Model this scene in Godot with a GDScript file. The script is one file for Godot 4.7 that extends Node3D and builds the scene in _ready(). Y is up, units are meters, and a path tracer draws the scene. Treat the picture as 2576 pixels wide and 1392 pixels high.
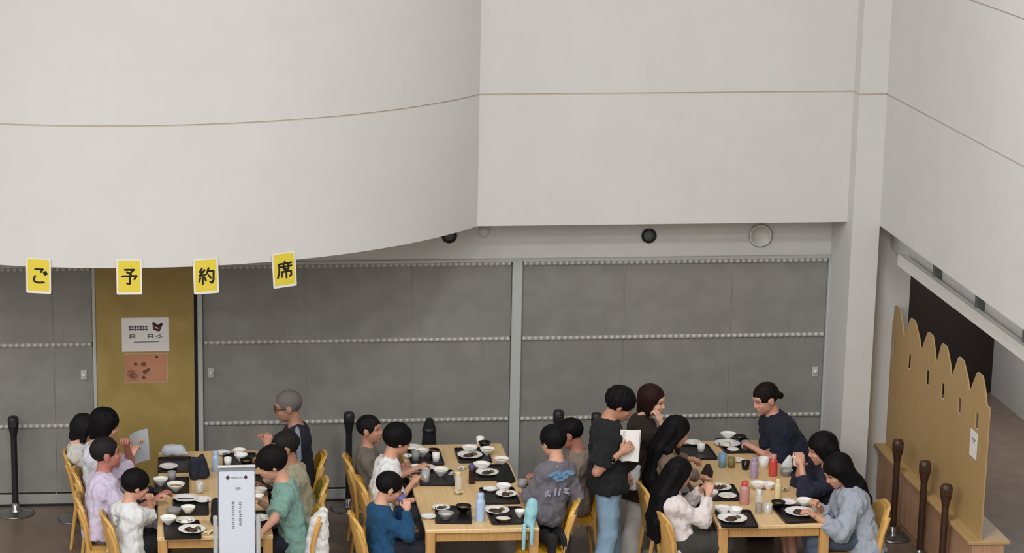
extends Node3D
# A hall seen from an upper floor: bulkhead walls, pane shutters, three long tables with diners.
# Pixel helpers turn a photo pixel into a direction; distance comes from the plane it lies on.
const FPX := 6000.0
const CX := 760.0
const CY := 696.0
const PITCH := 13.32405536
const YAW := 3.10984646
const EYE := Vector3(0, 6.968, 20.541)
const TOP := 0.72            # table top height
const HB := 2.63             # underside of the bulkheads
const HG := 3.78             # groove in the bulkheads
const ZB := 0.44             # face of the flat bulkhead
const XR := 6.10             # face of the right hand wall
const HC := 9.0             # ceiling of the hall
const CCX := -0.312          # plan circle of the curved bulkhead
const CCZ := -1.803
const CR := 3.686
var cam_basis := Basis()
var taken := {}
var M := {}
var rng := RandomNumberGenerator.new()
var cache := {}

func ray(u: float, v: float) -> Vector3:
	return cam_basis * Vector3((u - CX) / FPX, -(v - CY) / FPX, -1.0)
func at_y(u: float, v: float, h: float) -> Vector3:
	var d := ray(u, v)
	return EYE + d * ((h - EYE.y) / d.y)
func at_z(u: float, v: float, z: float) -> Vector3:
	var d := ray(u, v)
	return EYE + d * ((z - EYE.z) / d.z)
func at_x(u: float, v: float, x: float) -> Vector3:
	var d := ray(u, v)
	return EYE + d * ((x - EYE.x) / d.x)
func at_curve(u: float, v: float, r: float) -> Vector3:
	var d := ray(u, v)
	var o := Vector2(EYE.x - CCX, EYE.z - CCZ)
	var e := Vector2(d.x, d.z)
	var a := e.dot(e)
	var b := o.dot(e)
	var t := (-b - sqrt(b * b - a * (o.dot(o) - r * r))) / a
	return EYE + d * t

# ---------------------------------------------------------------- naming
func numbered(called: String) -> String:
	if not taken.has(called):
		taken[called] = 0
		return called
	taken[called] += 1
	return "%s_%03d" % [called, taken[called]]
func tag(o: Node, label: String, category: String, group := "") -> Node:
	o.set_meta("label", label)
	o.set_meta("category", category)
	if group != "":
		o.set_meta("group", group)
	return o
func thing(called: String, label: String, category: String, pos := Vector3.ZERO, turn := 0.0, group := "") -> Node3D:
	var o := Node3D.new()
	o.name = numbered(called)
	add_child(o)
	o.position = pos
	o.rotation.y = turn
	tag(o, label, category, group)
	return o
func put(called: String, mesh: Mesh, m: Material, parent: Node3D, t := Transform3D()) -> MeshInstance3D:
	var o := MeshInstance3D.new()
	o.name = called
	o.mesh = mesh
	o.material_override = m
	o.transform = t
	o.cast_shadow = GeometryInstance3D.SHADOW_CASTING_SETTING_ON
	parent.add_child(o, true)
	return o
func struct(called: String, mesh: Mesh, m: Material, t := Transform3D()) -> MeshInstance3D:
	var o := put(numbered(called), mesh, m, self, t)
	o.set_meta("kind", "structure")
	return o
func structure_node(called: String, pos := Vector3.ZERO) -> Node3D:
	var o := Node3D.new()
	o.name = numbered(called)
	add_child(o)
	o.position = pos
	o.set_meta("kind", "structure")
	return o

# ---------------------------------------------------------------- shapes
func begin() -> SurfaceTool:
	var st := SurfaceTool.new()
	st.begin(Mesh.PRIMITIVE_TRIANGLES)
	st.set_smooth_group(-1)
	return st
func done(st: SurfaceTool) -> ArrayMesh:
	st.generate_normals()
	return st.commit()
func poly(st: SurfaceTool, p: Array, ctr: Vector3) -> void:
	var a: Vector3 = p[0]
	var b: Vector3 = p[1]
	var c: Vector3 = p[2]
	var flip := Plane(a, b, c).normal.dot((a + b + c) / 3.0 - ctr) < 0.0
	for i in range(1, p.size() - 1):
		st.add_vertex(p[0])
		st.add_vertex(p[i + 1] if flip else p[i])
		st.add_vertex(p[i] if flip else p[i + 1])
func box(st: SurfaceTool, lo: Vector3, hi: Vector3, bev := 0.0, t := Transform3D()) -> void:
	var c := (lo + hi) * 0.5
	var h := (hi - lo) * 0.5
	var ctr := t * c
	var b := minf(bev, minf(h.x, minf(h.y, h.z)) * 0.9)
	for ax in 3:
		var u := (ax + 1) % 3
		var w := (ax + 2) % 3
		for s: float in [-1.0, 1.0]:
			var q := []
			for k in [[-1, -1], [1, -1], [1, 1], [-1, 1]]:
				var v := Vector3.ZERO
				v[ax] = s * h[ax]
				v[u] = k[0] * (h[u] - b)
				v[w] = k[1] * (h[w] - b)
				q.append(t * (c + v))
			poly(st, q, ctr)
	if b <= 0.0:
		return
	for ax in 3:
		var u := (ax + 1) % 3
		var w := (ax + 2) % 3
		for s: float in [-1.0, 1.0]:
			for r: float in [-1.0, 1.0]:
				var q := []
				for k in [[-1, 0], [1, 0], [1, 1], [-1, 1]]:
					var v := Vector3.ZERO
					v[ax] = k[0] * (h[ax] - b)
					v[u] = s * (h[u] - (b if k[1] == 1 else 0.0))
					v[w] = r * (h[w] - (0.0 if k[1] == 1 else b))
					q.append(t * (c + v))
				poly(st, q, ctr)
	for sx in [-1.0, 1.0]:
		for sy in [-1.0, 1.0]:
			for sz in [-1.0, 1.0]:
				var q := [Vector3(h.x, h.y - b, h.z - b), Vector3(h.x - b, h.y, h.z - b), Vector3(h.x - b, h.y - b, h.z)]
				for i in 3:
					q[i] = t * (c + q[i] * Vector3(sx, sy, sz))
				poly(st, q, ctr)
func box_mesh(size: Vector3, bev := 0.0) -> ArrayMesh:
	var key := "box%s%s" % [size, bev]
	if not cache.has(key):
		var st := begin()
		box(st, -size * 0.5, size * 0.5, bev)
		cache[key] = done(st)
	return cache[key]
func lathe(st: SurfaceTool, prof: Array, seg := 24, t := Transform3D(), squash := 1.0) -> void:
	st.set_smooth_group(0)
	for j in seg:
		var a0 := TAU * j / seg
		var a1 := TAU * (j + 1) / seg
		for i in prof.size() - 1:
			var p0: Vector2 = prof[i]
			var p1: Vector2 = prof[i + 1]
			var a := t * Vector3(p0.x * cos(a0), p0.y, p0.x * sin(a0) * squash)
			var d := t * Vector3(p0.x * cos(a1), p0.y, p0.x * sin(a1) * squash)
			var c := t * Vector3(p1.x * cos(a1), p1.y, p1.x * sin(a1) * squash)
			var b := t * Vector3(p1.x * cos(a0), p1.y, p1.x * sin(a0) * squash)
			if p0.x > 0.0:
				st.add_vertex(a); st.add_vertex(d); st.add_vertex(c)
			if p1.x > 0.0:
				st.add_vertex(a); st.add_vertex(c); st.add_vertex(b)
	st.set_smooth_group(-1)
func lathe_mesh(key: String, prof: Array, seg := 24, squash := 1.0) -> ArrayMesh:
	if not cache.has(key):
		var st := begin()
		lathe(st, prof, seg, Transform3D(), squash)
		cache[key] = done(st)
	return cache[key]
func tube(st: SurfaceTool, pts: Array, radii: Array, seg := 10) -> void:
	st.set_smooth_group(0)
	var rings := []
	var up := Vector3(0.13, 0.9, 0.31).normalized()
	for i in pts.size():
		var a: Vector3 = pts[maxi(i - 1, 0)]
		var b: Vector3 = pts[mini(i + 1, pts.size() - 1)]
		var d := (b - a).normalized()
		var s := d.cross(up).normalized()
		var w := s.cross(d)
		var ring := []
		for j in seg:
			var an := TAU * j / seg
			ring.append(pts[i] + (s * cos(an) + w * sin(an)) * radii[i])
		rings.append(ring)
	for i in pts.size() - 1:
		var ctr: Vector3 = (pts[i] + pts[i + 1]) * 0.5
		for j in seg:
			var k := (j + 1) % seg
			poly(st, [rings[i][j], rings[i][k], rings[i + 1][k], rings[i + 1][j]], ctr)
	st.set_smooth_group(-1)
	for e in [0, pts.size() - 1]:
		poly(st, rings[e], pts[1] if e == 0 else pts[e - 1])
func prism(st: SurfaceTool, outline: PackedVector2Array, t: Transform3D, thick: float) -> void:
	# outline in the xy plane of t, thickness along its z, from 0 to thick
	var tri := Geometry2D.triangulate_polygon(outline)
	var n := t.basis.z.normalized()
	for s in [0.0, 1.0]:
		var want := n * (1.0 if s > 0.5 else -1.0)
		for i in range(0, tri.size(), 3):
			var q := []
			for k in 3:
				var p := outline[tri[i + k]]
				q.append(t * Vector3(p.x, p.y, s * thick))
			if Plane(q[0], q[1], q[2]).normal.dot(want) < 0.0:
				q.reverse()
			for k in 3:
				st.add_vertex(q[k])
	var cw := Geometry2D.is_polygon_clockwise(outline)
	for i in outline.size():
		var p := outline[i]
		var q := outline[(i + 1) % outline.size()]
		var mid := (p + q) * 0.5
		var o := (q - p).orthogonal().normalized() * (1.0 if cw else -1.0)
		if o == Vector2.ZERO:
			continue
		var c := t * Vector3(mid.x + o.x, mid.y + o.y, thick * 0.5)
		poly(st, [t * Vector3(p.x, p.y, 0), t * Vector3(q.x, q.y, 0), t * Vector3(q.x, q.y, thick), t * Vector3(p.x, p.y, thick)], c)
func round_rect(w: float, h: float, r: float, n := 4) -> PackedVector2Array:
	var o := PackedVector2Array()
	for k in 4:
		var c := Vector2((w / 2 - r) * (1 if k in [0, 3] else -1), (h / 2 - r) * (1 if k < 2 else -1))
		for i in n + 1:
			o.append(c + Vector2.from_angle(PI / 2 * (k + float(i) / n)) * r)
	return o
func arc_wall(r0: float, r1: float, y0: float, y1: float, a0: float, a1: float, n: int) -> ArrayMesh:
	var st := begin()
	for i in n:
		var p := []
		for e in [a0 + (a1 - a0) * i / n, a0 + (a1 - a0) * (i + 1) / n]:
			for r in [r0, r1]:
				for y in [y0, y1]:
					p.append(Vector3(CCX + r * sin(e), y, CCZ + r * cos(e)))
		var c: Vector3 = (p[0] + p[7]) * 0.5
		st.set_smooth_group(1)
		poly(st, [p[2], p[3], p[7], p[6]], c)
		st.set_smooth_group(2)
		poly(st, [p[0], p[1], p[5], p[4]], c)
		st.set_smooth_group(-1)
		poly(st, [p[0], p[2], p[6], p[4]], c)
		poly(st, [p[1], p[3], p[7], p[5]], c)
		if i == 0:
			poly(st, [p[0], p[1], p[3], p[2]], c)
		if i == n - 1:
			poly(st, [p[4], p[5], p[7], p[6]], c)
	return done(st)
func strokes(lines: Array, size: float, width: float) -> ArrayMesh:
	# printed strokes, unit square with y down, centred
	var st := begin()
	for l in lines:
		for i in l.size():
			var p := Vector2((l[i][0] - 0.5) * size, (0.5 - l[i][1]) * size)
			var disc := PackedVector2Array()
			for k in 8:
				disc.append(p + Vector2.from_angle(TAU * k / 8) * width * 0.5)
			prism(st, disc, Transform3D(), 0.0008)
			if i > 0:
				var q := Vector2((l[i - 1][0] - 0.5) * size, (0.5 - l[i - 1][1]) * size)
				var o := (p - q).normalized().orthogonal() * width * 0.5
				prism(st, PackedVector2Array([p + o, q + o, q - o, p - o]), Transform3D(), 0.001)
	return done(st)

# ---------------------------------------------------------------- materials
func mat(key: String, col: Color, rough := 0.7, metal := 0.0) -> StandardMaterial3D:
	if not M.has(key):
		var m := StandardMaterial3D.new()
		m.albedo_color = col
		m.roughness = rough
		m.metallic = metal
		M[key] = m
	return M[key]
func noise_tex(freq: float, lo: Color, hi: Color, seed_ := 1, oct := 4, stretch := false) -> ImageTexture:
	var n := FastNoiseLite.new()
	n.seed = seed_
	n.frequency = freq
	n.fractal_octaves = oct
	var s := 256
	var im := Image.create(s, s, false, Image.FORMAT_RGB8)
	for y in s:
		for x in s:
			var ax := TAU * x / s
			var ay := TAU * y / s
			# tileable: noise on a torus, squeezed along one way for grain
			var k := 6.0 if stretch else 1.0
			var v := n.get_noise_3d(cos(ax) * 40.0 * k + 100.0, sin(ax) * 40.0 * k, cos(ay) * 40.0 / k + sin(ay) * 33.0 / k)
			im.set_pixel(x, y, lo.lerp(hi, clampf(v * 0.9 + 0.5, 0, 1)))
	im.generate_mipmaps()
	return ImageTexture.create_from_image(im)
func textured(key: String, tex: Texture2D, scale: float, rough := 0.7) -> StandardMaterial3D:
	var m := mat(key, Color.WHITE, rough)
	m.albedo_texture = tex
	m.uv1_triplanar = true
	m.uv1_world_triplanar = true
	m.uv1_scale = Vector3.ONE * scale
	return m
func cloth(key: String, col: Color) -> StandardMaterial3D:
	var m := mat("cloth_" + key, col, 0.92)
	m.rim_enabled = true
	m.rim = 0.15
	return m

# ---------------------------------------------------------------- smooth bodies
class Field:
	var A := PackedVector3Array()
	var BA := PackedVector3Array()
	var IL := PackedFloat32Array()
	var RA := PackedFloat32Array()
	var RD := PackedFloat32Array()
	var KK := PackedFloat32Array()
	var FL := PackedInt32Array()
	var EI: Array[Transform3D] = []
	var ER := PackedVector3Array()
	var CN := PackedVector3Array()
	var CD := PackedFloat32Array()
	var SI: Array[Transform3D] = []
	var SR := PackedVector3Array()
	var lo := Vector3(1e9, 1e9, 1e9)
	var hi := Vector3(-1e9, -1e9, -1e9)
	var amp := 0.0
	var freq := 12.0
	var tall := 0.7
	var nz: FastNoiseLite
	func grow(p: Vector3, r: float) -> void:
		lo = lo.min(p - Vector3.ONE * r)
		hi = hi.max(p + Vector3.ONE * r)
	func bone(a: Vector3, b: Vector3, ra: float, rb: float, k := 0.04, flat := false) -> void:
		if a.distance_to(b) < 0.001:
			b = a + Vector3(0, 0.001, 0)
		A.append(a); BA.append(b - a); IL.append(1.0 / (b - a).length_squared())
		RA.append(ra); RD.append(rb - ra); KK.append(k); FL.append(1 if flat else 0)
		grow(a, ra); grow(b, rb)
	func egg(t: Transform3D, r: Vector3) -> void:
		EI.append(t.affine_inverse()); ER.append(r)
		grow(t.origin, maxf(r.x, maxf(r.y, r.z)))
	func cut(n: Vector3, p: Vector3) -> void:      # keeps the side n points away from
		CN.append(n); CD.append(n.dot(p))
	func carve(t: Transform3D, r: Vector3) -> void:
		SI.append(t.affine_inverse()); SR.append(r)
	func wrinkle(a: float, f: float) -> void:
		amp = a
		freq = f
		nz = FastNoiseLite.new()
		nz.seed = 7
		nz.frequency = 1.0
		nz.fractal_octaves = 2
	func value(p: Vector3, pick: PackedInt32Array) -> float:
		var d := 1e3
		for i in pick:
			var pa := p - A[i]
			var ba := BA[i]
			var hh := pa.dot(ba) * IL[i]
			var h := clampf(hh, 0.0, 1.0)
			var e := (pa - ba * h).length() - RA[i] - RD[i] * h
			if FL[i] == 1 and hh > 0.8:
				e = maxf(e, (hh - 1.0) / sqrt(IL[i]))
			var k := KK[i]
			var x := k - absf(d - e)
			d = minf(d, e)
			if x > 0.0:
				d -= x * x * 0.25 / k
		for i in EI.size():
			var q := EI[i] * p
			var r := ER[i]
			var k0 := (q / r).length()
			var k1 := (q / (r * r)).length()
			var e := k0 * (k0 - 1.0) / maxf(k1, 1e-6)
			var x := 0.02 - absf(d - e)
			d = minf(d, e)
			if x > 0.0:
				d -= x * x * 12.5
		for i in CN.size():
			d = maxf(d, CN[i].dot(p) - CD[i])
		for i in SI.size():
			var q := SI[i] * p
			var r := SR[i]
			var k0 := (q / r).length()
			var k1 := (q / (r * r)).length()
			d = maxf(d, -k0 * (k0 - 1.0) / maxf(k1, 1e-6))
		if amp > 0.0:
			d += nz.get_noise_3d(p.x * freq, p.y * freq * tall, p.z * freq) * amp
		return d

func polygonize(F: Field, c: float) -> Dictionary:
	var lo := F.lo - Vector3.ONE * (c * 3.0 + F.amp)
	var ext := (F.hi + Vector3.ONE * (c * 3.0 + F.amp) - lo) / c
	var bx := int(ceil(ext.x / 4.0))
	var by := int(ceil(ext.y / 4.0))
	var bz := int(ceil(ext.z / 4.0))
	var nx := bx * 4
	var ny := by * 4
	var nz := bz * 4
	var sx := 1
	var sy := nx
	var sz := nx * ny
	var vals := PackedFloat32Array()
	vals.resize(nx * ny * nz)
	vals.fill(1.0)
	var act := PackedInt32Array()
	var all := PackedInt32Array()
	for i in F.A.size():
		all.append(i)
	var near := 4.3 * c + F.amp
	var pick := PackedInt32Array()
	for kz in bz:
		for ky in by:
			for kx in bx:
				var ctr := lo + Vector3(kx * 4 + 1.5, ky * 4 + 1.5, kz * 4 + 1.5) * c
				var d := F.value(ctr, all)
				var base := kx * 4 + ky * 4 * sy + kz * 4 * sz
				if d > near:
					continue
				if d < -near:
					for z in 4:
						for y in 4:
							var r := base + y * sy + z * sz
							vals[r] = -1.0; vals[r + 1] = -1.0; vals[r + 2] = -1.0; vals[r + 3] = -1.0
					continue
				act.append(base)
				pick.clear()
				for i in all:
					var pa := ctr - F.A[i]
					var h := clampf(pa.dot(F.BA[i]) * F.IL[i], 0.0, 1.0)
					if (pa - F.BA[i] * h).length() - F.RA[i] - F.RD[i] * h < absf(d) + 5.4 * c + F.KK[i]:
						pick.append(i)
				for z in 4:
					for y in 4:
						var r := base + y * sy + z * sz
						var p := lo + Vector3(kx * 4, ky * 4 + y, kz * 4 + z) * c
						for x in 4:
							vals[r + x] = F.value(p, pick)
							p.x += c
	var vid := PackedInt32Array()
	vid.resize(vals.size())
	vid.fill(-1)
	var V := PackedVector3Array()
	var N := PackedVector3Array()
	var cells := PackedInt32Array()
	for base in act:
		for z in 4:
			for y in 4:
				for x in 4:
					var o := base + x + y * sy + z * sz
					var ix := o % nx
					var iy := (o / nx) % ny
					var iz := o / sz
					if ix >= nx - 1 or iy >= ny - 1 or iz >= nz - 1:
						continue
					var v0 := vals[o]
					var v1 := vals[o + 1]
					var v2 := vals[o + sy]
					var v3 := vals[o + sy + 1]
					var v4 := vals[o + sz]
					var v5 := vals[o + sz + 1]
					var v6 := vals[o + sz + sy]
					var v7 := vals[o + sz + sy + 1]
					var s := int(v0 < 0.0) + int(v1 < 0.0) + int(v2 < 0.0) + int(v3 < 0.0) + int(v4 < 0.0) + int(v5 < 0.0) + int(v6 < 0.0) + int(v7 < 0.0)
					if s == 0 or s == 8:
						continue
					var sum := Vector3.ZERO
					var n := 0
					if (v0 < 0.0) != (v1 < 0.0):
						sum += Vector3(v0 / (v0 - v1), 0, 0); n += 1
					if (v2 < 0.0) != (v3 < 0.0):
						sum += Vector3(v2 / (v2 - v3), 1, 0); n += 1
					if (v4 < 0.0) != (v5 < 0.0):
						sum += Vector3(v4 / (v4 - v5), 0, 1); n += 1
					if (v6 < 0.0) != (v7 < 0.0):
						sum += Vector3(v6 / (v6 - v7), 1, 1); n += 1
					if (v0 < 0.0) != (v2 < 0.0):
						sum += Vector3(0, v0 / (v0 - v2), 0); n += 1
					if (v1 < 0.0) != (v3 < 0.0):
						sum += Vector3(1, v1 / (v1 - v3), 0); n += 1
					if (v4 < 0.0) != (v6 < 0.0):
						sum += Vector3(0, v4 / (v4 - v6), 1); n += 1
					if (v5 < 0.0) != (v7 < 0.0):
						sum += Vector3(1, v5 / (v5 - v7), 1); n += 1
					if (v0 < 0.0) != (v4 < 0.0):
						sum += Vector3(0, 0, v0 / (v0 - v4)); n += 1
					if (v1 < 0.0) != (v5 < 0.0):
						sum += Vector3(1, 0, v1 / (v1 - v5)); n += 1
					if (v2 < 0.0) != (v6 < 0.0):
						sum += Vector3(0, 1, v2 / (v2 - v6)); n += 1
					if (v3 < 0.0) != (v7 < 0.0):
						sum += Vector3(1, 1, v3 / (v3 - v7)); n += 1
					vid[o] = V.size()
					cells.append(o)
					V.append(lo + (Vector3(ix, iy, iz) + sum / n) * c)
					var g := Vector3(v1 + v3 + v5 + v7 - v0 - v2 - v4 - v6, v2 + v3 + v6 + v7 - v0 - v1 - v4 - v5, v4 + v5 + v6 + v7 - v0 - v1 - v2 - v3)
					N.append(g.normalized() if g.length_squared() > 0.0 else Vector3.UP)
	var I := PackedInt32Array()
	for o in cells:
		var inside := vals[o] < 0.0
		if (vals[o + 1] < 0.0) != inside:
			_quad(I, vid[o], vid[o - sy], vid[o - sy - sz], vid[o - sz], inside)
		if (vals[o + sy] < 0.0) != inside:
			_quad(I, vid[o], vid[o - sz], vid[o - sz - sx], vid[o - sx], inside)
		if (vals[o + sz] < 0.0) != inside:
			_quad(I, vid[o], vid[o - sx], vid[o - sx - sy], vid[o - sy], inside)
	return {"v": V, "n": N, "i": I}
func _quad(I: PackedInt32Array, a: int, b: int, c: int, d: int, inside: bool) -> void:
	if a < 0 or b < 0 or c < 0 or d < 0:
		return
	if inside:
		I.append_array([a, c, b, a, d, c])
	else:
		I.append_array([a, b, c, a, c, d])
func soft_mesh(g: Dictionary) -> ArrayMesh:
	var m := ArrayMesh.new()
	var a := []
	a.resize(Mesh.ARRAY_MAX)
	a[Mesh.ARRAY_VERTEX] = g.v
	a[Mesh.ARRAY_NORMAL] = g.n
	if g.has("c"):
		a[Mesh.ARRAY_COLOR] = g.c
	a[Mesh.ARRAY_INDEX] = g.i
	if (g.v as PackedVector3Array).size() > 0:
		m.add_surface_from_arrays(Mesh.PRIMITIVE_TRIANGLES, a)
	return m
func join(g: Dictionary, h: Dictionary, t: Transform3D) -> void:
	# adds h, moved by t, to g (both with colours)
	var off: int = g.v.size()
	var nb := t.basis.orthonormalized() if t.basis.determinant() > 0 else t.basis.scaled(Vector3.ONE)
	var flip := t.basis.determinant() < 0
	var hv: PackedVector3Array = h.v
	var hn: PackedVector3Array = h.n
	var hi: PackedInt32Array = h.i
	var gv: PackedVector3Array = g.v
	var gn: PackedVector3Array = g.n
	var gi: PackedInt32Array = g.i
	for k in hv.size():
		gv.append(t * hv[k])
		gn.append((nb * hn[k]).normalized())
	for k in range(0, hi.size(), 3):
		gi.append(hi[k] + off)
		gi.append(hi[k + (2 if flip else 1)] + off)
		gi.append(hi[k + (1 if flip else 2)] + off)
	g.v = gv
	g.n = gn
	g.i = gi
	var gc: PackedColorArray = g.c
	gc.append_array(h.c)
	g.c = gc

# ---------------------------------------------------------------- heads and hands, made once and used for all
func E_(c: Vector3) -> Transform3D:
	return Transform3D(Basis(), c)
func head_shape() -> Dictionary:
	if cache.has("head"):
		return cache.head
	var F := Field.new()
	F.egg(E_(Vector3(0, 0.03, -0.012)), Vector3(0.076, 0.086, 0.096))
	F.egg(E_(Vector3(0, -0.035, 0.022)), Vector3(0.058, 0.076, 0.070))
	F.egg(E_(Vector3(0, 0.03, 0.045)), Vector3(0.052, 0.045, 0.042))
	for s in [-1, 1]:
		F.egg(E_(Vector3(s * 0.077, -0.006, -0.008)), Vector3(0.010, 0.031, 0.019))
		F.bone(Vector3(s * 0.018, 0.026, 0.082), Vector3(s * 0.040, 0.024, 0.070), 0.007, 0.007, 0.012)
		F.bone(Vector3(s * 0.034, -0.028, 0.066), Vector3(s * 0.030, -0.034, 0.066), 0.016, 0.014, 0.02)
		F.carve(E_(Vector3(s * 0.031, 0.007, 0.101)), Vector3(0.020, 0.012, 0.020))
	F.bone(Vector3(0, 0.012, 0.084), Vector3(0, -0.024, 0.101), 0.007, 0.011, 0.012)
	F.bone(Vector3(-0.011, -0.028, 0.092), Vector3(0.011, -0.028, 0.092), 0.007, 0.007, 0.01)
	F.bone(Vector3(-0.018, -0.056, 0.081), Vector3(0.018, -0.056, 0.081), 0.009, 0.009, 0.008)
	F.bone(Vector3(0, -0.092, 0.068), Vector3(0, -0.096, 0.066), 0.017, 0.017, 0.03)
	F.bone(Vector3(0, -0.05, -0.02), Vector3(0, -0.14, -0.03), 0.050, 0.048, 0.03)
	var g := polygonize(F, 0.0055)
	var C := PackedColorArray()
	for p in g.v:
		var col := Color(1, 1, 1)
		var x := absf(p.x)
		if p.z > 0.04:
			if absf(x - 0.031) < 0.013 and absf(p.y - 0.008) < 0.0055:
				col = Color(0.10, 0.06, 0.05)
			elif x > 0.014 and x < 0.05 and absf(p.y - 0.029) < 0.0045:
				col = Color(0.22, 0.16, 0.14)
			elif x < 0.023 and absf(p.y + 0.057) < 0.0075 and p.z > 0.07:
				col = Color(0.85, 0.52, 0.48)
		C.append(col)
	g.c = C
	cache.head = g
	return g
func hand_shape(grip: bool) -> Dictionary:
	# wrist at the origin, fingers along +y, palm facing -z, thumb towards +x
	var key := "hand%s" % grip
	if cache.has(key):
		return cache[key]
	var F := Field.new()
	F.bone(Vector3(-0.022, 0.025, 0), Vector3(-0.028, 0.082, 0), 0.015, 0.013, 0.02)
	F.bone(Vector3(0, 0.025, 0), Vector3(0, 0.088, 0), 0.016, 0.013, 0.02)
	F.bone(Vector3(0.020, 0.025, 0), Vector3(0.026, 0.084, 0), 0.016, 0.013, 0.02)
	F.bone(Vector3(0, -0.03, 0), Vector3(0, 0.03, 0), 0.026, 0.022, 0.02)
	var bend := 1.05 if grip else 0.35
	var xs := [-0.030, -0.010, 0.011, 0.030]
	var ls := [0.062, 0.078, 0.084, 0.074]
	for f in 4:
		var p := Vector3(xs[f], 0.082, 0)
		var a := bend * 0.6
		for j in 3:
			var l: float = ls[f] * [0.45, 0.31, 0.24][j]
			var q := p + Vector3((xs[f]) * 0.06, cos(a), -sin(a)) * l
			F.bone(p, q, 0.0095 - j * 0.0008, 0.0088 - j * 0.0008, 0.004)
			p = q
			a += bend * 0.8
	var t0 := Vector3(0.026, 0.03, -0.006)
	var t1 := Vector3(0.052, 0.058, -0.018)
	var t2 := Vector3(0.056, 0.088, -0.028 if not grip else -0.048)
	F.bone(t0, t1, 0.014, 0.011, 0.015)
	F.bone(t1, t2, 0.0105, 0.009, 0.006)
	var g := polygonize(F, 0.0052)
	var C := PackedColorArray()
	C.resize(g.v.size())
	C.fill(Color(1, 1, 1))
	g.c = C
	cache[key] = g
	return g
func shoe_mesh() -> ArrayMesh:
	if not cache.has("shoe"):
		var F := Field.new()
		F.bone(Vector3(0, 0.045, -0.03), Vector3(0, 0.035, 0.16), 0.045, 0.034, 0.03)
		F.bone(Vector3(0, 0.05, -0.01), Vector3(0, 0.10, -0.015), 0.042, 0.042, 0.04)
		F.cut(Vector3(0, -1, 0), Vector3.ZERO)
		cache.shoe = soft_mesh(polygonize(F, 0.011))
	return cache.shoe

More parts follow.
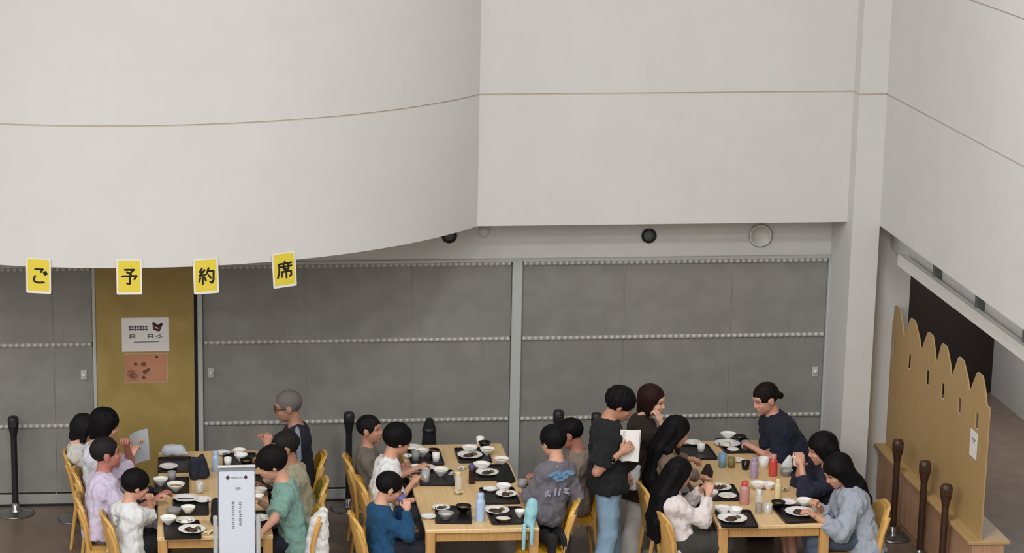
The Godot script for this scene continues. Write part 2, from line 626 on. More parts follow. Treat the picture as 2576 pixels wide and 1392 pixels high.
# ---------------------------------------------------------------- people
func ik(a: Vector3, t: Vector3, l1: float, l2: float, pole: Vector3) -> Array:
	var d := t - a
	var L := clampf(d.length(), absf(l1 - l2) + 0.02, (l1 + l2) * 0.995)
	var dir := d.normalized()
	var x := (l1 * l1 - l2 * l2 + L * L) / (2.0 * L)
	var h := sqrt(maxf(l1 * l1 - x * x, 0.0))
	var side := (pole - dir * pole.dot(dir)).normalized()
	return [a + dir * x + side * h, a + dir * L]
func white(g: Dictionary) -> void:
	var C := PackedColorArray()
	C.resize(g.v.size())
	C.fill(Color(1, 1, 1))
	g.c = C
func person(q: Dictionary) -> Node3D:
	# q.head: middle of the head; q.hip: middle of the pelvis; q.yaw: where the body faces; q.look: [yaw, pitch] of the head
	var s: float = q.get("s", 1.0)
	var hs: float = q.get("hs", lerpf(1.0, s, 0.42) * 1.13)
	var wide: float = q.get("wide", 1.0)
	var mode: String = q.get("mode", "sit")
	var ground := Vector3(q.hip.x, 0, q.hip.z)
	var root := thing("person", q.label, "person", ground)
	var head: Vector3 = q.head - ground
	var hip: Vector3 = q.hip - ground
	var yaw := deg_to_rad(q.yaw)
	var fwd := Vector3(sin(yaw), 0, cos(yaw))
	var left := Vector3.UP.cross(fwd)
	var hb := Basis(Vector3.UP, deg_to_rad(q.look[0])) * Basis(Vector3.RIGHT, deg_to_rad(q.look[1])) * Basis(Vector3.BACK, deg_to_rad(q.get("tilt", 0.0)))
	var ht := Transform3D(hb * Basis.from_scale(Vector3.ONE * hs), head)
	var skull := ht * Vector3(0, -0.07, -0.025)
	var nk := ht * Vector3(0, -0.16, -0.035)
	nk = nk.lerp(skull + Vector3(0, -0.10, 0) * hs - fwd * 0.02, 0.5)
	var up := (nk - hip).normalized()
	var tl := nk.distance_to(hip)
	var tf := left.cross(up).normalized()
	var sw := 0.150 * s * wide
	var r := s * wide
	# arms
	var SL := nk - up * 0.085 * s + left * sw
	var SR := nk - up * 0.085 * s - left * sw
	var ua := 0.285 * s
	var fa := 0.25 * s
	var hands := []
	for k in 2:
		var tgt: Variant = q.get("lh" if k == 0 else "rh", null)
		var sgn := 1.0 if k == 0 else -1.0
		var S := SL if k == 0 else SR
		var goal: Vector3
		if tgt == null:
			goal = hip + fwd * 0.36 * s + left * sgn * 0.10 * s + Vector3(0, 0.22 * s, 0)
		else:
			goal = tgt - ground
		var pole: Vector3 = q.get("lpole" if k == 0 else "rpole", Vector3(0, -1, 0) + left * sgn * 0.5 - fwd * 0.25)
		var e := ik(S, goal, ua, fa, pole)
		hands.append([S, e[0], e[1]])
	# legs
	var legs := []
	for k in 2:
		var sgn := 1.0 if k == 0 else -1.0
		var J := hip + left * sgn * 0.088 * s * wide
		var kn: Vector3
		var an: Vector3
		if mode == "sit":
			kn = J + fwd * 0.40 * s + left * sgn * 0.03 + Vector3(0, 0.0, 0)
			an = Vector3(kn.x, 0.09, kn.z) - fwd * 0.06
			if an.distance_to(kn) > 0.46 * s:
				an = kn + (an - kn).normalized() * 0.43 * s
		elif mode == "kneel":
			kn = J + fwd * 0.10 * s + Vector3(0, -0.26 * s, 0)
			an = kn - fwd * 0.36 * s + Vector3(0, 0.01, 0)
		else:
			an = Vector3(J.x, 0.09, J.z) + left * sgn * 0.02 + fwd * (sgn * q.get("step", 0.05))
			kn = (J + an) * 0.5 + fwd * 0.03
		legs.append([J, kn, an])
	# the body itself: one skin from crown to ankle
	var F := Field.new()
	for sgn: float in [-1.0, 1.0]:
		F.bone(hip + left * sgn * 0.062 * r, hip + up * tl * 0.42 + left * sgn * 0.052 * r, 0.100 * r, 0.086 * r, 0.05)
		F.bone(hip + up * tl * 0.42 + left * sgn * 0.052 * r, hip + up * tl * 0.80 + left * sgn * 0.074 * r, 0.086 * r, 0.092 * r, 0.05)
	F.bone(nk - up * 0.035, SL, 0.050 * s, 0.050 * s, 0.06)
	F.bone(nk - up * 0.035, SR, 0.050 * s, 0.050 * s, 0.06)
	F.bone(nk - up * 0.03, skull, 0.056 * hs, 0.050 * hs, 0.05)
	for h in hands:
		F.bone(h[0], h[1], 0.047 * s, 0.039 * s, 0.03)
		F.bone(h[1], h[2], 0.039 * s, 0.026 * s, 0.02)
	for l in legs:
		F.bone(l[0], l[1], 0.082 * r, 0.056 * r, 0.03)
		F.bone(l[1], l[2], 0.055 * r, 0.036 * r, 0.02)
	var g := polygonize(F, 0.0165)
	white(g)
	join(g, head_shape(), ht)
	for k in 2:
		var h: Array = hands[k]
		var y: Vector3 = (h[2] - h[1]).normalized()
		var palm: Vector3 = q.get("lpalm" if k == 0 else "rpalm", Vector3(0, -1, 0))
		var z := -(palm - y * palm.dot(y)).normalized()
		var x := y.cross(z)
		# the shape has its thumb towards +x with the palm down: mirrored so that it points inwards
		var inward := -left if k == 0 else left
		if absf(x.dot(inward)) < 0.15:
			inward = tf + Vector3.UP
		if x.dot(inward) < 0.0:
			x = -x
		var hh := 0.95 * (0.35 + 0.65 * s)
		join(g, hand_shape(q.get("lgrip" if k == 0 else "rgrip", true)), Transform3D(Basis(x * hh, y * hh, z * hh), h[2]))
	var skin_col: Color = q.get("skin", Color(0.80, 0.60, 0.50))
	var sk := mat("skin%s" % skin_col.to_html(), skin_col, 0.55)
	sk.vertex_color_use_as_albedo = true
	put("body", soft_mesh(g), sk, root)
	# clothes
	var c: Dictionary = q.shirt
	F = Field.new()
	var pad: float = c.get("pad", 0.016)
	var hem: float = c.get("hem", -0.02)
	for sgn: float in [-1.0, 1.0]:
		F.bone(hip + up * hem + left * sgn * 0.066 * r, hip + up * tl * 0.42 + left * sgn * 0.056 * r, (0.104 + c.get("flare", 0.0)) * r + pad + 0.018, 0.090 * r + pad, 0.05)
		F.bone(hip + up * tl * 0.42 + left * sgn * 0.056 * r, hip + up * tl * 0.80 + left * sgn * 0.074 * r, 0.090 * r + pad, 0.092 * r + pad, 0.05)
	F.bone(nk - up * 0.035, SL, 0.052 * s + pad * 0.6, 0.052 * s + pad * 0.7, 0.06)
	F.bone(nk - up * 0.035, SR, 0.052 * s + pad * 0.6, 0.052 * s + pad * 0.7, 0.06)
	F.bone(nk - up * 0.05, nk + up * c.get("collar", -0.012), 0.066 * s, 0.062 * s, 0.05, true)
	var slv: float = c.get("sleeve", 0.75)          # 1 = elbow, 2 = wrist
	for h in hands:
		if slv <= 1.0:
			F.bone(h[0], h[0].lerp(h[1], slv), 0.050 * s + pad, 0.047 * s + pad * 1.5, 0.03, true)
		else:
			F.bone(h[0], h[1], 0.050 * s + pad, 0.043 * s + pad, 0.03)
			F.bone(h[1], h[1].lerp(h[2], slv - 1.0), 0.043 * s + pad, 0.032 * s + pad * 0.9, 0.02, true)
	F.cut(-up, hip + up * (hem - 0.06))
	F.wrinkle(0.017, 13.0)
	var cm := cloth("%s" % (c.col as Color).to_html(), c.col)
	var shirt := put(c.get("called", "shirt"), soft_mesh(polygonize(F, 0.0125)), cm, root)
	if c.has("print"):
		c.print.call(shirt, {"hip": hip, "up": up, "left": left, "fwd": tf, "tl": tl, "s": s, "pad": pad})
	if q.has("pants"):
		F = Field.new()
		var skirt: bool = q.get("skirt", false)
		F.bone(hip + left * 0.065 * r, hip - left * 0.065 * r, 0.104 * r + 0.004, 0.104 * r + 0.004, 0.03)
		for l in legs:
			F.bone(l[0], l[1], 0.088 * r + 0.012 + (0.03 if skirt else 0.0), 0.062 * r + 0.014 + (0.035 if skirt else 0.0), 0.03)
			if not skirt:
				F.bone(l[1], l[1].lerp(l[2], q.get("leg", 0.97)), 0.062 * r + 0.014, 0.050 * r + 0.012 + q.get("loose", 0.0), 0.02, true)
		F.wrinkle(0.010, 9.0)
		put("skirt" if skirt else "trousers", soft_mesh(polygonize(F, 0.0165)), cloth("%s" % (q.pants as Color).to_html(), q.pants), root)
	for k in 2:
		var l: Array = legs[k]
		var b := Basis(Vector3.UP, yaw).scaled(Vector3.ONE * (0.3 + 0.7 * s))
		var pos: Vector3 = l[2] - Vector3(0, 0.09, 0)
		if mode == "kneel":
			b = Basis(-left, fwd, Vector3.DOWN).scaled_local(Vector3.ONE * (0.3 + 0.7 * s))
			pos = l[2] - fwd * 0.085 * s
		put("shoe", shoe_mesh(), cloth("shoe%s" % q.get("shoe", 0), [Color(0.12, 0.12, 0.13), Color(0.75, 0.74, 0.72)][q.get("shoe", 0)]), root, Transform3D(b, pos))
	if q.get("glasses", false):
		var gs := begin()
		for sgn: float in [-1.0, 1.0]:
			lathe(gs, [Vector2(0.020, -0.002), Vector2(0.024, -0.002), Vector2(0.024, 0.002), Vector2(0.020, 0.002), Vector2(0.020, -0.002)], 16, ht * Transform3D(Basis(Vector3.RIGHT, PI / 2), Vector3(sgn * 0.031, 0.004, 0.098)))
			tube(gs, [ht * Vector3(sgn * 0.054, 0.008, 0.096), ht * Vector3(sgn * 0.082, 0.010, 0.0)], [0.0025, 0.0025], 6)
		tube(gs, [ht * Vector3(-0.009, 0.006, 0.100), ht * Vector3(0.009, 0.006, 0.100)], [0.0025, 0.0025], 6)
		put("glasses", done(gs), M.post_black, root)
	# hair
	var hd: Dictionary = q.hair
	F = Field.new()
	var style: String = hd.style
	var puff: float = hd.get("puff", 0.0)
	var T := ht
	F.egg(T * Transform3D(Basis(), Vector3(0, 0.036, -0.016)), Vector3(0.084 + puff, 0.092 + puff, 0.104 + puff) )
	if style in ["bob", "long"]:
		F.egg(T * Transform3D(Basis(), Vector3(0, 0.0, -0.02)), Vector3(0.086 + puff, 0.11, 0.092))
	if style == "bob":
		for sgn: float in [-1.0, 1.0]:
			F.bone(T * Vector3(sgn * 0.072, 0.03, 0.0), T * Vector3(sgn * 0.072, -0.085, 0.012), 0.030, 0.026, 0.03)
		F.bone(T * Vector3(0, 0.0, -0.06), T * Vector3(0, -0.09, -0.055), 0.055, 0.05, 0.03)
	if style == "long":
		var drop: float = hd.get("drop", 0.42)
		var b0 := T * Vector3(0, 0.0, -0.06)
		var b1 := nk - tf * 0.085 * s + up * 0.02
		var b2 := nk - tf * 0.135 * s * wide - Vector3(0, drop * 0.55, 0)
		var b3 := b2 - Vector3(0, drop * 0.45, 0) - tf * 0.01
		for sgn: float in [-1.0, 0.0, 1.0]:
			var o := left * sgn * 0.055 * hs
			F.bone(b0 + o, b1 + o, 0.055, 0.050, 0.03)
			F.bone(b1 + o, b2 + o * 1.3, 0.050, 0.044, 0.03)
			F.bone(b2 + o * 1.3, b3 + o * 1.4, 0.044, 0.026, 0.03)
		for sgn: float in [-1.0, 1.0]:
			F.bone(T * Vector3(sgn * 0.07, 0.03, 0.01), nk + left * sgn * 0.085 * hs + up * 0.02, 0.032, 0.030, 0.03)
			F.bone(nk + left * sgn * 0.085 * hs + up * 0.02, nk + left * sgn * 0.10 * hs - up * 0.10 * s + tf * 0.0, 0.030, 0.024, 0.03)
	if style == "tied":
		F.bone(T * Vector3(0, -0.01, -0.11), T * Vector3(0, -0.03, -0.13), 0.032, 0.03, 0.02)
	if style == "balding":
		F = Field.new()
		F.egg(T * Transform3D(Basis(), Vector3(0, 0.014, -0.022)), Vector3(0.084, 0.078, 0.096))
		F.cut(hb * Vector3(0, 0.85, 0.55), T * Vector3(0, 0.045, -0.01))
	# the face stays free
	var low: float = hd.get("fringe", 0.045)
	F.carve(T * Transform3D(Basis(), Vector3(0, low - 0.085, 0.085)), Vector3(0.066, 0.085, 0.085))
	if style in ["short", "crop", "balding", "tied"]:
		F.carve(T * Transform3D(Basis(Vector3.RIGHT, 0.25), Vector3(0, -0.105, 0.045)), Vector3(0.14, 0.105, 0.085))
		F.cut(hb * Vector3(0, -0.93, 0.1).normalized(), T * Vector3(0, -0.058, -0.06))
	F.wrinkle(hd.get("rough", 0.006), 45.0)
	F.tall = 0.2
	var hm := mat("hair%s" % (hd.col as Color).to_html(), hd.col, 0.62)
	hm.metallic_specular = 0.25
	put("hair", soft_mesh(polygonize(F, 0.0095)), hm, root)
	return root

# ---------------------------------------------------------------- furniture
func table(x0: float, x1: float, z0: float, z1: float, label: String) -> void:
	var c := Vector3((x0 + x1) / 2, 0, (z0 + z1) / 2)
	var t := thing("dining_table", label, "table", c, 0, "long wooden dining tables")
	var w := x1 - x0
	var l := z1 - z0
	var st := begin()
	box(st, Vector3(-w / 2, TOP - 0.032, -l / 2), Vector3(w / 2, TOP, l / 2), 0.005)
	put("tabletop", done(st), M.table, t)
	for s: float in [-1.0, 1.0]:
		put("apron", box_mesh(Vector3(w - 0.16, 0.075, 0.022), 0.003), M.table_edge, t, Transform3D(Basis(), Vector3(0, TOP - 0.0695, s * (l / 2 - 0.04))))
		put("apron", box_mesh(Vector3(0.022, 0.075, l - 0.16), 0.003), M.table_edge, t, Transform3D(Basis(), Vector3(s * (w / 2 - 0.04), TOP - 0.0695, 0)))
		for r: float in [-1.0, 1.0]:
			put("leg", box_mesh(Vector3(0.075, TOP - 0.032, 0.075), 0.006), M.table_edge, t, Transform3D(Basis(), Vector3(s * (w / 2 - 0.04), (TOP - 0.032) / 2, r * (l / 2 - 0.04))))
func chair(pos: Vector3, yaw_deg: float, pad: String, label: String) -> Node3D:
	# faces local +z; rounded wooden back with an upholstered pad
	var t := thing("dining_chair", label, "chair", Vector3(pos.x, 0, pos.z) + Vector3(sin(deg_to_rad(yaw_deg)), 0, cos(deg_to_rad(yaw_deg))) * 0.115, deg_to_rad(yaw_deg), "wooden chairs with coloured pads")
	if not cache.has("chair_back"):
		var o := PackedVector2Array()
		for p in [[-0.20, 0.45], [-0.21, 0.60], [-0.205, 0.74], [-0.17, 0.80], [-0.10, 0.82], [0.10, 0.82], [0.17, 0.80], [0.205, 0.74], [0.21, 0.60], [0.20, 0.45]]:
			o.append(Vector2(p[0], p[1]))
		cache.chair_back = bent(o, 0.024, 0.0)
		var i := PackedVector2Array()
		for p in o:
			i.append(Vector2(p.x * 0.86, 0.47 + (p.y - 0.45) * 0.88))
		cache.chair_pad = bent(i, 0.022, 0.024)
		var st := begin()
		prism(st, round_rect(0.43, 0.42, 0.05), Transform3D(Basis(Vector3.RIGHT, -PI / 2), Vector3(0, 0.385, 0)), 0.025)
		cache.chair_seat = done(st)
		st = begin()
		prism(st, round_rect(0.40, 0.39, 0.06), Transform3D(Basis(Vector3.RIGHT, -PI / 2), Vector3(0, 0.41, 0)), 0.032)
		cache.chair_cushion = done(st)
	put("seat_frame", cache.chair_seat, M.chair_wood, t)
	put("seat_cushion", cache.chair_cushion, M[pad], t)
	put("backrest", cache.chair_back, M.chair_wood, t)
	put("back_pad", cache.chair_pad, M[pad], t)
	for s: float in [-1.0, 1.0]:
		var st := begin()
		tube(st, [Vector3(s * 0.18, 0, 0.18), Vector3(s * 0.185, 0.39, 0.17)], [0.014, 0.019], 8)
		put("leg", done(st), M.chair_wood, t)
		st = begin()
		tube(st, [Vector3(s * 0.185, 0, -0.24), Vector3(s * 0.195, 0.39, -0.185), Vector3(s * 0.205, 0.62, -0.215), Vector3(s * 0.195, 0.76, -0.262)], [0.015, 0.021, 0.019, 0.016], 8)
		put("leg", done(st), M.chair_wood, t)
	return t
func bent(o: PackedVector2Array, thick: float, off: float) -> ArrayMesh:
	# an outline raked backwards and curved round the sitter's back
	var st := begin()
	var nx := 10
	var ny := 10
	var lo := Vector2(1e9, 1e9)
	var hi := Vector2(-1e9, -1e9)
	for p in o:
		lo = lo.min(p)
		hi = hi.max(p)
	var f := func(u: float, v: float, k: float) -> Vector3:
		var y := lerpf(lo.y, hi.y, v)
		var half := _half(o, y)
		var x := half * u
		return Vector3(x, y, -0.20 - (y - 0.45) * 0.20 + x * x * 1.1 - 0.03 + off + k * thick)
	for i in nx:
		for j in ny:
			var u0 := -1.0 + 2.0 * i / nx
			var u1 := -1.0 + 2.0 * (i + 1) / nx
			var v0 := float(j) / ny
			var v1 := float(j + 1) / ny
			for k: float in [0.0, 1.0]:
				st.set_smooth_group(1 + int(k))
				var q := [f.call(u0, v0, k), f.call(u1, v0, k), f.call(u1, v1, k), f.call(u0, v1, k)]
				poly(st, q, q[0] + Vector3(0, 0, 0.3 - 0.6 * k))
			st.set_smooth_group(-1)
			var mid: Vector3 = f.call(0, 0.5, 0.5)
			if i == 0:
				poly(st, [f.call(-1, v0, 0), f.call(-1, v1, 0), f.call(-1, v1, 1), f.call(-1, v0, 1)], mid)
			if i == nx - 1:
				poly(st, [f.call(1, v0, 0), f.call(1, v1, 0), f.call(1, v1, 1), f.call(1, v0, 1)], mid)
			if j == 0:
				poly(st, [f.call(u0, 0, 0), f.call(u1, 0, 0), f.call(u1, 0, 1), f.call(u0, 0, 1)], mid)
			if j == ny - 1:
				poly(st, [f.call(u0, 1, 0), f.call(u1, 1, 0), f.call(u1, 1, 1), f.call(u0, 1, 1)], mid)
	return done(st)
func _half(o: PackedVector2Array, y: float) -> float:
	var h := 0.02
	for i in o.size() - 1:
		var a := o[i]
		var b := o[i + 1]
		if a.x > 0 or b.x > 0:
			continue
		if (y - a.y) * (y - b.y) <= 0.0001 and absf(b.y - a.y) > 0.0001:
			h = maxf(h, -lerpf(a.x, b.x, clampf((y - a.y) / (b.y - a.y), 0, 1)))
	return h
func stanchion(pos: Vector3, label: String, h := 0.9, col := "post_black") -> void:
	var t := thing("stanchion_post", label, "post", pos, 0, "black belt barrier posts")
	put("base_plate", lathe_mesh("post_base", [Vector2(0, 0), Vector2(0.165, 0), Vector2(0.17, 0.006), Vector2(0.15, 0.016), Vector2(0.04, 0.028), Vector2(0, 0.028)], 28), M.post_steel, t)
	put("collar", lathe_mesh("post_collar", [Vector2(0.055, 0.026), Vector2(0.040, 0.05), Vector2(0.034, 0.10), Vector2(0.0, 0.101)], 20), M.post_steel, t)
	put("pole", lathe_mesh("post_pole%s" % h, [Vector2(0.028, 0.03), Vector2(0.028, h - 0.16), Vector2(0.028, h - 0.12), Vector2(0, h - 0.12)], 16), M[col], t)
	var top := put("belt_head", lathe_mesh("post_head%s" % h, [Vector2(0.028, h - 0.19), Vector2(0.034, h - 0.15), Vector2(0.047, h - 0.10), Vector2(0.049, h - 0.025), Vector2(0.040, h), Vector2(0, h + 0.003)], 18), M[col], t)
	put("belt_slot", box_mesh(Vector3(0.06, 0.05, 0.020), 0.004), M[col], top, Transform3D(Basis(), Vector3(0, h - 0.06, 0.044)))

# ---------------------------------------------------------------- tableware, on the pixel of its rim
func tray(u: float, v: float, turn: float, label: String, size := Vector2(0.29, 0.40)) -> void:
	var p := at_y(u, v, TOP + 0.008)
	p.y = TOP
	var t := thing("serving_tray", label, "tray", p, deg_to_rad(turn), "black serving trays")
	var key := "tray%s" % size
	if not cache.has(key):
		var st := begin()
		prism(st, round_rect(size.x, size.y, 0.025), Transform3D(Basis(Vector3.RIGHT, -PI / 2), Vector3(0, 0.0, 0)), 0.006)
		cache[key] = done(st)
		st = begin()
		var a := round_rect(size.x, size.y, 0.025)
		var b := round_rect(size.x - 0.016, size.y - 0.016, 0.018)
		for i in a.size():
			var j := (i + 1) % a.size()
			var f := func(q: Vector2, y: float) -> Vector3: return Vector3(q.x, y, q.y)
			poly(st, [f.call(a[i], 0.018), f.call(a[j], 0.018), f.call(b[j], 0.018), f.call(b[i], 0.018)], Vector3(0, -9, 0))
			poly(st, [f.call(a[i], 0), f.call(a[j], 0), f.call(a[j], 0.018), f.call(a[i], 0.018)], Vector3.ZERO)
			var mid: Vector3 = f.call((b[i] + b[j]) * 0.6, 0.01)
			poly(st, [f.call(b[i], 0.006), f.call(b[j], 0.006), f.call(b[j], 0.018), f.call(b[i], 0.018)], mid)
		cache[key + "rim"] = done(st)
	put("tray_floor", cache[key], M.tray, t)
	put("tray_rim", cache[key + "rim"], M.tray, t)
func lump(key: String, r: Vector3, seed_: int) -> ArrayMesh:
	if not cache.has(key):
		var n := FastNoiseLite.new()
		n.seed = seed_
		n.frequency = 1.6
		var st := begin()
		st.set_smooth_group(0)
		for i in 7:
			for j in 14:
				var q := []
				for k in [[0, 0], [0, 1], [1, 1], [1, 0]]:
					var la: float = PI / 2 * (i + k[0]) / 7.0
					var lo: float = TAU * ((j + k[1]) % 14) / 14.0
					var d := Vector3(cos(la) * cos(lo), sin(la), cos(la) * sin(lo))
					q.append(d * r * (1.0 + 0.5 * n.get_noise_3dv(d * 1.7)))
				if i == 6:
					q = [q[0], q[1], q[2]]
				poly(st, q, Vector3(0, -0.02, 0))
		cache[key] = done(st)
	return cache[key]
func seat(called: String, u: float, v: float, rim: float, base: float, label: String, category: String, group: String, turn := 0.0) -> Node3D:
	var p := at_y(u, v, TOP + base + rim)
	p.y = TOP + base
	return thing(called, label, category, p, turn, group)
func plate(u: float, v: float, r: float, where: String, food := "", base := 0.006, squash := 1.0) -> void:
	r *= 1.14
	var what := ""
	if food == "food_brown": what = "holding dark brown food "
	elif food == "food_green": what = "holding brown and green food "
	elif food == "food_rice": what = "holding pale food "
	var big := "large" if r > 0.105 else ("medium" if r > 0.083 else "small")
	var t := seat("plate", u, v, 0.02, base, "%s white plate %s%s" % [big, what, where], "plate", "white plates", 0.0)
	var s := squash
	put("dish", lathe_mesh("plate%.3f%.2f" % [r, s], [Vector2(0, 0.004), Vector2(r * 0.55, 0), Vector2(r * 0.62, 0.003), Vector2(r * 0.98, 0.018), Vector2(r, 0.020), Vector2(r * 0.97, 0.022), Vector2(r * 0.66, 0.009), Vector2(r * 0.55, 0.007), Vector2(0, 0.007)], 30, s), M.china, t)
	if food != "":
		var k := int(u) % 3
		put("food", lump("lump%d%.3f" % [k, r], Vector3(r * 0.55, 0.020, r * 0.34), k + 3), M[food], t, Transform3D(Basis(Vector3.UP, u), Vector3(-r * 0.1, 0.007, r * 0.1)))
		put("food", lump("lumpb%d%.3f" % [k, r], Vector3(r * 0.26, 0.016, r * 0.22), k + 9), M.food_green if food != "food_rice" else M.food_rice, t, Transform3D(Basis(Vector3.UP, v), Vector3(r * 0.42, 0.008, -r * 0.22)))
func bowl(u: float, v: float, r: float, where: String, inside := "", col := "china", base := 0.006, h := 0.058) -> void:
	r *= 1.15
	var cn := "black lacquer soup bowl" if col == "lacquer" else ("white rice bowl" if col == "china" else "grey earthenware bowl")
	if col == "china" and r < 0.055:
		cn = "small white bowl"
	var what := "" if inside == "" else ("of rice " if inside == "food_rice" else "of soup ")
	var t := seat("bowl", u, v, h, base, "%s %s%s" % [cn, what, where], "bowl", "bowls of the set meals")
	put("bowl_body", lathe_mesh("bowl%.3f%.3f" % [r, h], [Vector2(0, 0.004), Vector2(r * 0.40, 0.0), Vector2(r * 0.42, 0.010), Vector2(r * 0.74, h * 0.42), Vector2(r * 0.96, h * 0.88), Vector2(r, h), Vector2(r * 0.955, h), Vector2(r * 0.68, h * 0.44), Vector2(r * 0.36, 0.016), Vector2(0, 0.014)], 26), M[col], t)
	if inside != "":
		put("contents", lathe_mesh("fill%.3f%.3f" % [r, h], [Vector2(r * 0.80, h * 0.62), Vector2(r * 0.5, h * 0.70), Vector2(0, h * 0.74)], 22), M[inside], t)
func glass(u: float, v: float, where: String, m := "glass", r := 0.033, h := 0.10, base := 0.0, word := "clear drinking glass", inside := "") -> void:
	var t := seat("drinking_glass" if m == "glass" else "cup", u, v, h, base, "%s %s" % [word, where], "glass" if m == "glass" else "cup", "cups and glasses on the tables")
	put("cup_wall", lathe_mesh("glass%.3f%.3f" % [r, h], [Vector2(0, 0.0), Vector2(r * 0.82, 0.0), Vector2(r, h), Vector2(r * 0.93, h), Vector2(r * 0.76, 0.008), Vector2(0, 0.008)], 20), M[m], t)
	if inside != "":
		put("drink", lathe_mesh("drink%.3f%.3f" % [r, h], [Vector2(0, 0.009), Vector2(r * 0.75, 0.009), Vector2(r * 0.84, h * 0.55), Vector2(0, h * 0.55)], 18), M[inside], t)
func bottle(u: float, v: float, h: float, r: float, m: String, cap: String, label: String, category := "bottle", inside := "") -> void:
	# u, v is the foot of the bottle
	var p := at_y(u, v, TOP)
	var t := thing("bottle", label, category, p)
	put("bottle_body", lathe_mesh("bottle%.3f%.3f" % [h, r], [Vector2(0, 0), Vector2(r * 0.94, 0), Vector2(r, 0.008), Vector2(r, h * 0.66), Vector2(r * 0.93, h * 0.74), Vector2(r * 0.62, h * 0.82), Vector2(r * 0.60, h * 0.84), Vector2(0, h * 0.84)], 22), M[m], t)
	put("cap", lathe_mesh("cap%.3f%.3f" % [h, r], [Vector2(r * 0.70, h * 0.82), Vector2(r * 0.72, h * 0.97), Vector2(r * 0.62, h), Vector2(0, h)], 18), M[cap], t)
	if inside != "":
		put("liquid", lathe_mesh("liq%.3f%.3f" % [h, r], [Vector2(0, 0.006), Vector2(r * 0.90, 0.006), Vector2(r * 0.90, h * 0.42), Vector2(0, h * 0.42)], 18), M[inside], t)
func napkin(u: float, v: float, w: float, l: float, turn: float, label: String, m := "paper", fold := 0.012) -> void:
	var p := at_y(u, v, TOP + 0.004)
	p.y = TOP + 0.001
	var t := thing("paper_napkin", label, "napkin", p, deg_to_rad(turn))
	var st := begin()
	for k in 2:
		var y := 0.003 + k * 0.003
		st.set_smooth_group(0)
		for i in 5:
			for j in 4:
				var q := []
				for e in [[0, 0], [1, 0], [1, 1], [0, 1]]:
					var a: float = float(i + e[0]) / 5.0
					var b: float = float(j + e[1]) / 4.0
					q.append(Vector3((a - 0.5) * w + k * 0.008, y + fold * absf(sin(a * 4.0 + b * 3.0 + u)) * (0.4 + k), (b - 0.5) * l * (1.0 - 0.2 * k)))
				poly(st, q, Vector3(0, -9, 0))
				var lowq := [q[0] - Vector3(0, 0.002, 0), q[1] - Vector3(0, 0.002, 0), q[2] - Vector3(0, 0.002, 0), q[3] - Vector3(0, 0.002, 0)]
				poly(st, lowq, Vector3(0, 9, 0))
	put("folded_sheet", done(st), M[m], t)
func soft_thing(called: String, label: String, category: String, m: String, pos: Vector3, bones: Array, cell := 0.011, rough := 0.008) -> Node3D:
	# slack cloth and bags: bones are [a, b, ra, rb] about pos
	var t := thing(called, label, category, pos)
	var F := Field.new()
	for b in bones:
		F.bone(b[0], b[1], b[2], b[3], 0.03)
	F.cut(Vector3(0, -1, 0), Vector3(0, 0.0, 0))
	F.wrinkle(rough, 16.0)
	put("cloth", soft_mesh(polygonize(F, cell)), M[m], t)
	return t

# ---------------------------------------------------------------- the place
func lamp(pos: Vector3, size: Vector2, energy: float, label := "square white ceiling light panel over the hall", group := "ceiling light panels of the hall") -> void:
	var t := thing("ceiling_light", label, "lamp", pos, 0, group)
	put("frame", box_mesh(Vector3(size.x + 0.08, 0.06, size.y + 0.08), 0.004), M.metal_white, t, Transform3D(Basis(), Vector3(0, 0.0, 0)))
	put("diffuser", box_mesh(Vector3(size.x, 0.012, size.y)), M.glow, t, Transform3D(Basis(), Vector3(0, -0.036, 0)))
	var l := AreaLight3D.new()
	l.name = "panel_light"
	l.area_size = size
	l.area_normalize_energy = true
	l.light_energy = energy
	l.light_color = LIGHT_COL
	l.shadow_enabled = true
	l.area_range = 40.0
	l.area_attenuation = 2.0
	l.rotation_degrees = Vector3(-90, 0, 0)
	l.position = Vector3(0, -0.05, 0)
	t.add_child(l)
func grooved(called: String, lo: Vector3, hi: Vector3, axis: int, face: float, sgn: float) -> void:
	# a wall with two horizontal joints: blocks with recessed strips between them
	var w := structure_node(called)
	var ys := [lo.y, HG - 0.007, HG + 0.007, 4.82 - 0.007, 4.82 + 0.007, hi.y]
	for i in 5:
		var a := lo
		var b := hi
		a.y = ys[i]
		b.y = ys[i + 1]
		if b.y <= a.y:
			continue
		if i % 2 == 1:
			if sgn > 0: b[axis] = face - 0.007
			else: a[axis] = face + 0.007
		var st := begin()
		box(st, a, b, 0.0)
		put("wall_panel" if i % 2 == 0 else "joint", done(st), M.wall if i % 2 == 0 else M.joint, w)
func solid(called: String, lo: Vector3, hi: Vector3, m: Material, bev := 0.0) -> MeshInstance3D:
	var c := (lo + hi) * 0.5
	return struct(called, box_mesh(hi - lo, bev), m, Transform3D(Basis(), c))
